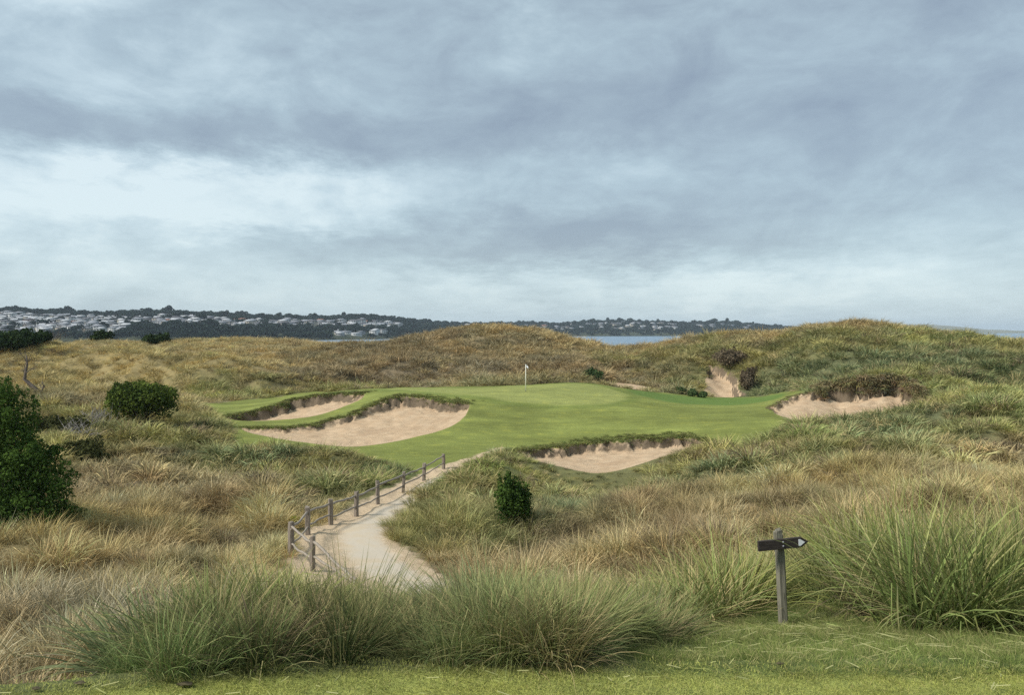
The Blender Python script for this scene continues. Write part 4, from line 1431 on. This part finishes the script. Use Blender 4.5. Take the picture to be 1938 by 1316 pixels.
# grey dead brush among the low bushes
M_GREYTWIG = mat_plain('grey_twig', (.27, .24, .22), (.40, .37, .34), 9, .9)
for i, (u, v, d, lb) in enumerate(((150, 812, 54, 'tangle of grey dead twigs between the low bushes'), (180, 790, 58, 'grey dead brush below the large rounded bush'), (95, 672, 124, 'grey leafless thicket on the left dune face'))):
    b = at(u, v, d); b[2] = float(H(b[0], b[1]))
    ob = []
    sc_ = d / 55
    for j in range(34 if i == 2 else 26):
        p0 = rd.normal(0, (.30, .2, .0), 3) * sc_
        branch(rd, p0, rd.normal(0, (.8, .5, .1), 3) + np.array((0, 0, .75)), 1.0 * sc_, .022 * sc_, 1, ob)
    o = link('dead_brush', tube_mesh('dead_brush', ob, M_GREYTWIG if i < 2 else M_DEAD), None, tuple(b))
    tag(o, lb, 'brush')

# ------------------------------------------------------------------ large single tussocks by the tee
M_TUS = {}
for nm, a, b in (('green', (.085, .125, .036), (.26, .30, .105)), ('dark', (.062, .092, .032), (.18, .21, .085)), ('grey', (.11, .145, .065), (.29, .325, .165)), ('lime', (.13, .17, .045), (.35, .36, .13)), ('straw', (.22, .18, .08), (.44, .35, .18))):
    M_TUS[nm] = mat_leaf('tussock_' + nm, a, b, .16, False, (.42, .36, .15), .25, .8)
M_DRY = mat_leaf('dry_blades', (.22, .18, .11), (.44, .38, .25), .2)
TU = [(1850, 1180, 7.0, 1.32, .50, 900, 'green', (.1, 0), 'largest green tussock with a skirt of fallen straw right of the sign'),
      (1940, 1150, 7.8, 1.5, .42, 600, 'green', (-.1, 0), 'tall tussock cut off by the right edge of the view'),
      (1650, 1135, 9.4, 1.10, .36, 560, 'grey', (-.15, -.1), 'grey green tussock just right of the signpost'),
      (1740, 1150, 8.2, 1.05, .36, 560, 'green', (.0, -.1), 'leafy green tussock between the signpost and the largest tussock'),
      (1385, 1150, 9.2, 1.05, .36, 520, 'green', (-.05, 0), 'green tussock just left of the signpost'),
      (1290, 1150, 8.3, .95, .30, 420, 'lime', (.05, 0), 'yellow green tussock in front of the brown mound'),
      (1215, 1215, 6.0, .62, .26, 300, 'dark', (.1, 0), 'dark tussock where the shaggy slope meets the tee edge'),
      (1000, 1180, 5.4, 0.56, .26, 330, 'lime', (.1, .0), 'yellow green tussock at the middle of the tee edge'),
      (870, 1190, 5.1, 0.58, .26, 330, 'grey', (-.25, 0), 'grey green tussock with blades swept left near the tee edge'),
      (655, 1150, 8.0, 1.5, .42, 760, 'dark', (-.02, 0), 'tall dark tussock standing before the sandy path'),
      (520, 1190, 5.3, .68, .26, 360, 'lime', (.1, 0), 'yellow green tussock left of the tall dark tussock'),
      (400, 1215, 5.0, .62, .26, 340, 'green', (.1, 0), 'green tussock right of the leftmost tussock'),
      (290, 1235, 4.9, .60, .28, 420, 'grey', (-.25, 0), 'leftmost grey green tussock drooping at the tee corner'),
      (1105, 1200, 5.2, 0.53, .24, 320, 'green', (0, 0), 'green tussock with dry stalks beside the dark tussock')]
for i, (u, v, d, h, r, n, mk, lean, lb) in enumerate(TU):
    rt = np.random.default_rng(300 + i)
    b = at(u, v, d); b[2] = float(H(b[0], b[1])) - .03
    o = empty('grass_tussock', tuple(b))
    tag(o, lb, 'tussock', 'large tussocks along the tee edge')
    link('green_blades', blade_mesh('green_blades', [blades(int(n * .8), h, .0135, r, 6, rt, (.03, .9), (.25, 1.45), .4, lean), blades(n // 3, h * .6, .008, r * 1.15, 5, rt, (.5, 1.15), (.6, 1.5), .4, lean)], M_TUS[mk]), o)
    dr = [blades(max(24, n // 8), h * 1.08, .007, r, 5, rt, (.15, 1.0), (.1, 1.3), .35, lean)]
    if i == 0:
        dr.append(blades(170, .82, .010, .34, 6, rt, (.9, 1.35), (.6, .9), .3, (-.3, -.8), phi=(-1.75, .45)))
        dr.append(blades(90, .80, .012, .38, 5, rt, (.5, 1.25), (.5, 1.2), .3, (-.1, -.5), phi=(-1.5, .8)))
    if i == 1:
        dr.append(blades(120, .9, .012, .4, 5, rt, (.4, 1.25), (.4, 1.2), .3, (-.3, -.4), phi=(-2.0, .8)))
    link('dry_blades', blade_mesh('dry_blades', dr, M_DRY), o)

tx, ty = wedge(460, 4.05, 7.4, -.43, .20, rng)
k_ = (look(mown_sd, tx, ty) > .25) & (look(tee_sd, tx, ty) > .12)
tx, ty = tx[k_], ty[k_]
ttc = tinted(tx, ty, rng, .3) * .9
scatter('tangled_grass', 'near', tx, ty, H(tx, ty) - .03, ttc, rng.uniform(.28, .52, len(tx)), 'low tangled green and straw grass between the tussocks along the tee', 'grass')
# loose straw, sticks, clods
x, y = wedge(1900, 3.2, 8.0, -.6, .85, rng)
k_ = (look(tee_sd, x, y) < 0.05) | (look(mown_sd, x, y) < 0)
x, y = x[k_], y[k_]
parts = []
zc2 = H(x, y)
V, Q, lf = [], [], []
for i in range(len(x)):
    L = rng.uniform(.02, .09) * (2.4 if y[i] > 4.4 else 1)
    a = rng.normal(0, .6) + (math.pi if rng.random() < .5 else 0)
    dx, dy = math.cos(a) * L / 2, math.sin(a) * L / 2
    wx, wy = -math.sin(a) * .0022, math.cos(a) * .0022
    z0 = zc2[i] + rng.uniform(.018, .04)
    zr = rng.uniform(-.012, .012)
    V += [(x[i] - dx - wx, y[i] - dy - wy, z0 - zr), (x[i] + dx - wx, y[i] + dy - wy, z0 + zr), (x[i] + dx + wx, y[i] + dy + wy, z0 + zr + .002), (x[i] - dx + wx, y[i] - dy + wy, z0 - zr + .002)]
    Q.append((4 * i, 4 * i + 1, 4 * i + 2, 4 * i + 3))
    lf += [rng.random()] * 4
M_CLIP = mat_leaf('clipping', (.30, .32, .10), (.50, .48, .24), .25)
me = mesh_np('grass_clippings', np.array(V), np.array(Q), M_CLIP)
fattr(me, 'leaf', lf)
tag(link('grass_clippings', me), 'pale cut grass blades scattered over the tee and slope', 'clippings', kind='stuff')

M_CLOD = mat_plain('dark_soil', (.06, .05, .03), (.12, .10, .055), 12, .95)
for u, v, w_, lb in ((350, 1303, .038, 'brown scuffed divot in the tee below the leftmost tussock'), (152, 1301, .026, 'dark leaf and divot at the left end of the tee'), (68, 1312, .02, 'small dark clod in the bottom left corner of the tee'), (1476, 1264, .018, 'small dark divot on the slope below the signpost')):
    p = hit(u, v, 2.5)
    z = float(H(p[0], p[1]))
    rc = np.random.default_rng(int(u))

    def clod(bm):
        bmesh.ops.create_icosphere(bm, subdivisions=2, radius=1.0)
        for q_ in bm.verts:
            k2 = 1 + rc.normal(0, .16)
            q_.co = Vector((q_.co.x * w_ * k2, q_.co.y * w_ * .55 * k2, q_.co.z * .007 * k2 + .002))
    o = bmesh_obj('divot', clod, M_CLOD)
    o.location = (p[0], p[1], z + .016)
    tag(o, lb, 'divot')
M_STICKP = mat_plain('bleached_stick', (.42, .37, .29), (.55, .49, .39), 9, .9)
for pts, r, lb in ((((112, 1250), (135, 1252), (160, 1262)), .035, 'pale bleached stick on bare ground at the lower left'), (((30, 1300 - 30), (60, 1262), (90, 1250)), .02, 'thin grey stick leaning at the lower left corner'), (((1888, 1172), (1905, 1180), (1922, 1186), (1940, 1184)), .022, 'curved piece of dry bark at the right edge below the tussocks')):
    P = []
    for u, v in pts:
        q_ = hit(u, v, 4.4)
        P.append((q_[0], q_[1], float(H(q_[0], q_[1])) + .10))
    P = np.array(P)
    o = link('stick', tube_mesh('stick', [tube(P - P[0], np.linspace(r, r * .5, len(P)), 6)], M_STICKP), None, tuple(P[0]))
    tag(o, lb, 'stick')
# marker stake on the left dune
b = at(318, 662, 150); b[2] = float(H(b[0], b[1]))
o = link('marker_stake', tube_mesh('marker_stake', [tube(np.array(((0, 0, -.3), (0, 0, .9), (0, 0, 1.9))), (.11, .10, .09), 6)], M_WHITE), None, tuple(b))
tag(o, 'short pale stake standing beside the flat dark bush on the left dunes', 'stake')

# ------------------------------------------------------------------ the bay and the far shore
def water():
    m = bpy.data.materials.new('bay_water')
    m.use_nodes = True
    t = m.node_tree
    k = NT(t)
    bs = t.nodes['Principled BSDF']
    bs.inputs['Base Color'].default_value = (.14, .22, .30, 1)
    bs.inputs['Roughness'].default_value = .28
    tc = k.n('ShaderNodeTexCoord')
    n = k.noise(k.mapping(tc.outputs['Object'], (.6, 1, 1)), .25, 4, .6)
    b = k.n('ShaderNodeBump')
    b.inputs['Strength'].default_value = .5
    b.inputs['Distance'].default_value = .8
    t.links.new(n, b.inputs['Height'])
    t.links.new(b.outputs[0], bs.inputs['Normal'])
    return m


V, Q = [], []
ys = [120, 600, 1500, 3000, 6000, 12500]
xs = [-12500, -6000, -2500, -800, 0, 800, 2500, 6000, 12500]
V = np.array([(x_, y_, SEA) for y_ in ys for x_ in xs], float)
nx = len(xs)
Q = np.array([(j * nx + i, j * nx + i + 1, (j + 1) * nx + i + 1, (j + 1) * nx + i) for j in range(len(ys) - 1) for i in range(nx - 1)])
tag(link('bay_water', mesh_np('bay_water', V, Q, water())), 'calm grey blue bay between the dunes and the far shore', 'water', kind='structure')

# hill profile: crest pixel heights along the far shore
CU = np.array([-900, -400, 0, 100, 200, 320, 400, 480, 560, 600, 650, 700, 760, 820, 880, 940, 1000, 1060, 1120, 1180, 1250, 1310, 1370, 1420, 1460, 1500, 1560, 1700])
CV = np.array([598, 590, 591, 594, 598, 594, 598, 602, 603, 605, 602, 602, 607, 613, 617, 616, 613, 616, 611, 610, 612, 614, 612, 616, 620, 623, 627, 632])
SHORE = lambda u: np.interp(u, (-900, 0, 400, 560, 700, 860, 1000, 1500, 1900), (1000, 1030, 1080, 1260, 1450, 1800, 2250, 2500, 2600))
hu = np.linspace(-900, 1700, 240)
hf = np.linspace(0, 1.25, 40)


def hill_pt(u, f):
    u, f = np.asarray(u, float), np.asarray(f, float)
    d0 = SHORE(u)
    depth = np.interp(u, (-900, 0, 700, 900, 1200, 1500, 1700), (800, 800, 700, 620, 560, 420, 300))
    d = d0 + depth * f
    zc_ = -(np.interp(u, CU, CV) - 627) / F * (d0 + depth)
    prof = np.where(f <= 1, np.clip(f, 0, 1) ** .8, 1 - (f - 1) * 1.2)
    z = SEA + 2 + (zc_ - SEA - 2) * prof
    x = (u - 969) / F * d
    z = z + (fbm(x * .006, d * .006, 3) - .5) * 9 * np.clip(f * 3, 0, 1) * (1 - .6 * np.clip(f, 0, 1))
    z = np.where(f <= 0.001, SEA - 1, z)
    return np.stack([x, d, z], -1)


uu, ff = np.meshgrid(hu, hf)
HV = hill_pt(uu.ravel(), ff.ravel())
n1_ = len(hu)
ii = np.arange(len(hf) * n1_).reshape(len(hf), n1_)
HQ = np.stack([ii[:-1, :-1], ii[:-1, 1:], ii[1:, 1:], ii[1:, :-1]], -1).reshape(-1, 4)
M_HILL = mat_plain('hill_scrub', (.030, .040, .022), (.055, .062, .034), .02, 1.0)
tag(link('far_hill', mesh_np('far_hill', HV, HQ, M_HILL, True)), 'long wooded hill across the bay scattered with houses', 'hill', kind='structure')
# low more distant headland on the right
hv, hq = [], []
fu = np.linspace(1380, 2500, 60)
fvv = np.interp(fu, (1380, 1500, 1580, 1640, 1700, 1750, 1800, 1860, 1938, 2500), (626, 622, 620, 617, 616.5, 614, 618, 624, 627, 626))
for i, (u, v) in enumerate(zip(fu, fvv)):
    p0 = at(u, 627, 5600); p1 = at(u, v - 1.5 * fbm(np.array(u * .07), np.array(.5), 2), 6200); p2 = at(u, 627, 7000)
    hv += [(p0[0], p0[1], SEA - 1), tuple(p1), (p2[0], p2[1], SEA - 1)]
    if i:
        a = 3 * (i - 1)
        hq += [(a, a + 3, a + 4, a + 1), (a + 1, a + 4, a + 5, a + 2)]
M_HEAD = mat_plain('headland', (.16, .17, .11), (.22, .21, .14), .004, 1.0)
tag(link('headland', mesh_np('headland', np.array(hv), np.array(hq), M_HEAD, True)), 'low pale headland far beyond the right dunes', 'hill', kind='structure')
# pale beach along the near side of the bay
bv = np.array([(x_, y_, z_) for x_ in np.linspace(-400, 400, 30) for y_, z_ in ((232, -13.4), (300, SEA + .4), (330, SEA - .3))])
bq = np.array([(3 * i + j, 3 * (i + 1) + j, 3 * (i + 1) + j + 1, 3 * i + j + 1) for i in range(29) for j in range(2)])
M_BEACH = mat_plain('beach_sand', (.50, .43, .32), (.58, .50, .38), .2, .95)
tag(link('beach', mesh_np('beach', bv, bq, M_BEACH, True)), 'pale beach between the dunes and the bay', 'beach', kind='structure')

# houses
rh = np.random.default_rng(77)
WALLS = [('white', (.62, .62, .60)), ('cream', (.50, .45, .37)), ('grey', (.33, .33, .33)), ('brick', (.30, .20, .15))]
ROOFS = [('pale', (.46, .47, .48)), ('grey', (.25, .26, .28)), ('dark', (.12, .12, .13)), ('red', (.26, .13, .09))]
MW = {n: mat_plain('wall_' + n, c, tuple(v * .9 for v in c), .6, .9) for n, c in WALLS}
MR = {n: mat_plain('roof_' + n, c, tuple(v * .9 for v in c), .6, .9) for n, c in ROOFS}
M_GLASS = mat_plain('dark_pane', (.04, .05, .06), (.07, .08, .09), 1, .2)


def house_meshes(w, dp, h, rfh, wm, rm, hip, name='house'):
    V = [(-w / 2, -dp / 2, -4), (w / 2, -dp / 2, -4), (w / 2, dp / 2, -4), (-w / 2, dp / 2, -4), (-w / 2, -dp / 2, h), (w / 2, -dp / 2, h), (w / 2, dp / 2, h), (-w / 2, dp / 2, h)]
    Fs = [(0, 1, 5, 4), (1, 2, 6, 5), (2, 3, 7, 6), (3, 0, 4, 7)]
    nwin = max(2, int(w / 4))
    wq = []
    for st in range(2 if h > 5 else 1):
        for i in range(nwin):
            xc = -w / 2 + w * (i + .5) / nwin
            z0 = .9 + st * 2.9
            o = len(V)
            V += [(xc - .9, -dp / 2 - .06, z0), (xc + .9, -dp / 2 - .06, z0), (xc + .9, -dp / 2 - .06, z0 + 1.5), (xc - .9, -dp / 2 - .06, z0 + 1.5)]
            wq.append((o, o + 1, o + 2, o + 3))
    wall = mesh_np('house', np.array(V), np.array(Fs + wq), wm)
    wall.materials.append(M_GLASS)
    wall.polygons.foreach_set('material_index', np.array([0] * 4 + [1] * len(wq), dtype=np.int32))
    e = .6
    ins = dp * .45 if hip else 0
    R_ = [(-w / 2 - e, -dp / 2 - e, h - .1), (w / 2 + e, -dp / 2 - e, h - .1), (w / 2 + e, dp / 2 + e, h - .1), (-w / 2 - e, dp / 2 + e, h - .1), (-w / 2 - e + ins, 0, h + rfh), (w / 2 + e - ins, 0, h + rfh)]
    roof = mesh_np('roof', np.array(R_), [np.array([(0, 1, 5, 4), (2, 3, 4, 5), (3, 2, 1, 0)]), np.array([(1, 2, 5), (3, 0, 4)])], rm)
    return wall, roof


HM = []
for wi, (wn, _) in enumerate(WALLS):
    for ri, (rn, _) in enumerate(ROOFS):
        for var in range(2):
            HM.append((wn, rn, house_meshes(rh.uniform(12, 19), rh.uniform(9, 12), 3.2 if var == 0 else 6.0, rh.uniform(1.6, 2.8), MW[wn], MR[rn], var == 1)))
ZONES = [(-60, 240, .12, .80, 120, 'crowded at the left end of the far hill', (.70, 1.05)),
         (240, 500, .30, .72, 62, 'among trees on the left half of the far hill', (.75, 1.05)),
         (500, 760, .36, .72, 54, 'along the middle slope of the far hill', (.9, 1.2)),
         (640, 740, .04, .18, 9, 'near the water below the middle of the far hill', (.8, 1.1)),
         (870, 950, .45, .85, 8, 'on the low saddle of the far hill', (.9, 1.2)),
         (990, 1300, .25, .9, 38, 'on the right hand rise of the far hill', (.9, 1.3)),
         (1300, 1430, .45, .8, 7, 'on the last wooded rise of the far hill', (1.0, 1.4))]
PLACES = [(100, 'above the thicket'), (160, 'right of the thicket'), (215, 'above the dip bush'), (265, 'between dune bushes'), (325, 'above the flat bush'), (420, 'right of the stake'),
          (520, 'left of the bunkers'), (640, 'above the bunkers'), (780, 'left of the dune crest'), (950, 'on the saddle'), (1080, 'above the flagstick'), (1180, 'above the bay'), (1300, 'right above the bay'), (9999, 'near the last rise')]
HL = {}
taken = []
house_xy = []
for (u0, u1, f0, f1, n, where, sc_) in ZONES:
    for i in range(n):
        for tr_ in range(40):
            u = rh.uniform(u0, u1)
            f = f0 + (f1 - f0) * (rh.random() if u0 < 0 else rh.beta(2, 2.2))
            p = hill_pt(u, f)
            if all((p[0] - q_[0]) ** 2 + ((p[1] - q_[1]) * .9) ** 2 > 17 ** 2 for q_ in taken):
                break
        taken.append(p)
        wn, rn, (wm, rm) = HM[rh.choice(len(HM), p=np.array([{'white': 5, 'cream': 3, 'grey': 2, 'brick': .7}[a] * {'pale': 3, 'grey': 3.4, 'dark': 1.5, 'red': .5}[b] for a, b, _ in HM]) / sum({'white': 5, 'cream': 3, 'grey': 2, 'brick': .7}[a] * {'pale': 3, 'grey': 3.4, 'dark': 1.5, 'red': .5}[b] for a, b, _ in HM))]
        o = link('house', wm, None, (p[0], p[1], p[2] + .6))
        s = rh.uniform(*sc_)
        o.scale = (s, s, s)
        o.rotation_euler = (0, 0, rh.normal(0, .35))
        link('roof', rm, o)
        two = wm.vertices[4].co.z > 5
        wn2 = {'white': 'white', 'cream': 'cream', 'grey': 'grey', 'brick': 'brick'}[wn]
        rn2 = {'pale': 'pale roof', 'grey': 'grey roof', 'dark': 'dark roof', 'red': 'red roof'}[rn]
        pl = next(b_ for a_, b_ in PLACES if u < a_)
        row = 'low' if f < f0 + (f1 - f0) / 3 else ('mid' if f < f0 + (f1 - f0) * .667 else 'high')
        tag(o, None, 'house', 'houses ' + where)
        HL.setdefault(f"{'two-storey' if two else 'one-storey'} {wn2} house with {rn2}, {row} slope {pl}", []).append((u, o))
ORD = {1: [''], 2: [', left of two', ', right of two'], 3: [', leftmost of three', ', middle of three', ', rightmost of three']}
NUM = ['first', 'second', 'third', 'fourth', 'fifth', 'sixth', 'seventh', 'eighth', 'ninth', 'tenth', 'eleventh', 'twelfth']
for lb, L_ in HL.items():
    L_.sort(key=lambda a_: a_[0])
    for i, (_, o) in enumerate(L_):
        o['label'] = lb + (ORD[len(L_)][i] if len(L_) <= 3 else ', %s from left' % NUM[i])
gV, gW, gR, gr_, o_ = [], [], [], [], 0
for i in range(190):
    zi = rh.choice(len(ZONES), p=np.array([.50, .2, .16, .0, .02, .12, .0]))
    u0, u1, f0, f1 = ZONES[zi][:4]
    for tr_ in range(30):
        u, f = rh.uniform(u0, u1), rh.uniform(f0, f1)
        p = hill_pt(u, f)
        if all((p[0] - q_[0]) ** 2 + (p[1] - q_[1]) ** 2 > 12.5 ** 2 for q_ in taken):
            break
    taken.append(p)
    w, dp, h, e = rh.uniform(8, 12), rh.uniform(7, 9), rh.uniform(3, 5), .5
    a = rh.normal(0, .4)
    V = np.array([(-w / 2, -dp / 2, -3), (w / 2, -dp / 2, -3), (w / 2, dp / 2, -3), (-w / 2, dp / 2, -3), (-w / 2, -dp / 2, h), (w / 2, -dp / 2, h), (w / 2, dp / 2, h), (-w / 2, dp / 2, h),
                  (-w / 2 - e, -dp / 2 - e, h), (w / 2 + e, -dp / 2 - e, h), (w / 2 + e, dp / 2 + e, h), (-w / 2 - e, dp / 2 + e, h), (-w / 2 - e, 0, h + 2), (w / 2 + e, 0, h + 2)])
    V = np.stack([V[:, 0] * math.cos(a) - V[:, 1] * math.sin(a), V[:, 0] * math.sin(a) + V[:, 1] * math.cos(a), V[:, 2]], 1) + p
    gV.append(V)
    b_ = 14 * i
    gW += [(b_, b_ + 1, b_ + 5, b_ + 4), (b_ + 1, b_ + 2, b_ + 6, b_ + 5), (b_ + 2, b_ + 3, b_ + 7, b_ + 6), (b_ + 3, b_, b_ + 4, b_ + 7), (b_ + 8, b_ + 9, b_ + 13, b_ + 12), (b_ + 10, b_ + 11, b_ + 12, b_ + 13)]
    gr_ += [int(rh.integers(0, 3))] * 4 + [3 + int(rh.integers(0, 3))] * 2
me = mesh_np('small_houses', np.concatenate(gV), np.array(gW))
for m_ in (MW['white'], MW['cream'], MW['grey'], MR['pale'], MR['grey'], MR['dark']):
    me.materials.append(m_)
me.polygons.foreach_set('material_index', np.array(gr_, dtype=np.int32))
tag(link('small_houses', me), 'remaining tiny houses packed between the larger ones on the far hill', 'houses', kind='stuff')
taken = np.array(taken)

# woods: crowns of many leaf clumps
def crown_mesh(rng, name):
    lob = [(rng.normal(0, .35), rng.normal(0, .35), .55 + rng.uniform(-.15, .35), rng.uniform(.35, .6), rng.uniform(.35, .6), rng.uniform(.28, .45)) for _ in range(6)]
    V, T, lf = leaf_cloud(lob, 260, .16, rng, shell=.4, zmin=0, aspect=.9)
    me = mesh_np(name, V, T, M_WOOD)
    fattr(me, 'leaf', lf)
    return me


M_WOOD = mat_leaf('wood_leaf', (.013, .024, .020), (.040, .058, .040), .1)
cw = bpy.data.collections.new('woods')
crowns = [crown_mesh(rh, 'crown') for _ in range(5)]
for c_ in crowns:
    cw.objects.link(bpy.data.objects.new('crown', c_))
LOD['woods'] = cw
N = 12000
u = rh.uniform(-900, 1640, N)
f = rh.uniform(.01, 1.05, N)
ridge = rh.random(N) < .22
f[ridge] = rh.uniform(.9, 1.06, ridge.sum())
P = hill_pt(u, f)
tk = taken[np.argsort(taken[:, 0])]
keep = np.ones(N, bool)
for q_ in taken:                # keep the line of sight from the bay to each house open, as gardens do
    m_ = (np.abs(P[:, 0] - q_[0]) < 11) & (P[:, 1] > q_[1] - 48) & (P[:, 1] < q_[1] + 9)
    keep &= ~m_ | (rh.random(N) < .05)
# streets and gardens of the crowded quarter
town = (u > -60) & (u < 240) & (f > .1) & (f < .82)
keep &= ~town | (rh.random(N) < .70)
P = P[keep]
sc_ = rh.uniform(4.6, 8.8, len(P)) * np.where(rh.random(len(P)) < .12, 1.35, 1)
sc_ = np.where(f[keep] < .12, sc_ * .8, sc_)
scatter('hillside_woods', 'woods', P[:, 0], P[:, 1], P[:, 2] - 1, np.tile((.1, .1, .1), (len(P), 1)), sc_, 'dark woods covering the far hill across the bay', 'woods', squash=rh.uniform(.8, 1.15, len(P)))
# ridge trees that stand clear of the skyline
for u_, s_, lb in ((1352, 12.5, 'left of two round trees standing out on the right end of the far ridge'), (1376, 12, 'right of two round trees standing out on the right end of the far ridge'), (1425, 9, 'lone small tree near the end of the far ridge'), (320, 12, 'taller tree breaking the skyline of the left far ridge'), (130, 12, 'pointed tree on the skyline above the crowded houses'), (1150, 11, 'broad tree on the crest of the right hand rise'), (1245, 10, 'round tree on the ridge between the right hand houses and the two round trees'), (652, 10, 'tree on the highest point of the middle far ridge')):
    p = hill_pt(u_, 1.0)
    o = empty('ridge_tree', (p[0], p[1], p[2] - 1))
    tag(o, lb, 'tree')
    o.scale = (s_ * .8, s_ * .8, s_)
    link('crown', crowns[rh.integers(0, 5)], o, (0, 0, .35))
    v, q, t = tube(np.array(((0, 0, -.1), (.02, 0, .5), (0, 0, .9))), (.06, .045, .03), 6)
    link('trunk', mesh_np('trunk', v, [q, t], M_BARK, True), o)

# ------------------------------------------------------------------ sea air
def haze():
    m = bpy.data.materials.new('haze')
    m.use_nodes = True
    t = m.node_tree
    t.nodes.clear()
    out = t.nodes.new('ShaderNodeOutputMaterial')
    v = t.nodes.new('ShaderNodeVolumePrincipled')
    v.inputs['Color'].default_value = (.74, .87, 1.0, 1)
    v.inputs['Density'].default_value = 0.00008
    v.inputs['Anisotropy'].default_value = 0.0
    t.links.new(v.outputs[0], out.inputs['Volume'])
    x0, x1, y0, y1, z0, z1 = -13000, 13000, -60, 13000, SEA - 8, 84
    V = np.array([(x_, y_, z_) for z_ in (z0, z1) for y_ in (y0, y1) for x_ in (x0, x1)], float)
    Q = np.array([(0, 2, 3, 1), (4, 5, 7, 6), (0, 1, 5, 4), (2, 6, 7, 3), (0, 4, 6, 2), (1, 3, 7, 5)])
    tag(link('haze', mesh_np('haze', V, Q, m)), 'thin sea air fading the far shore', 'haze', kind='stuff')


haze()
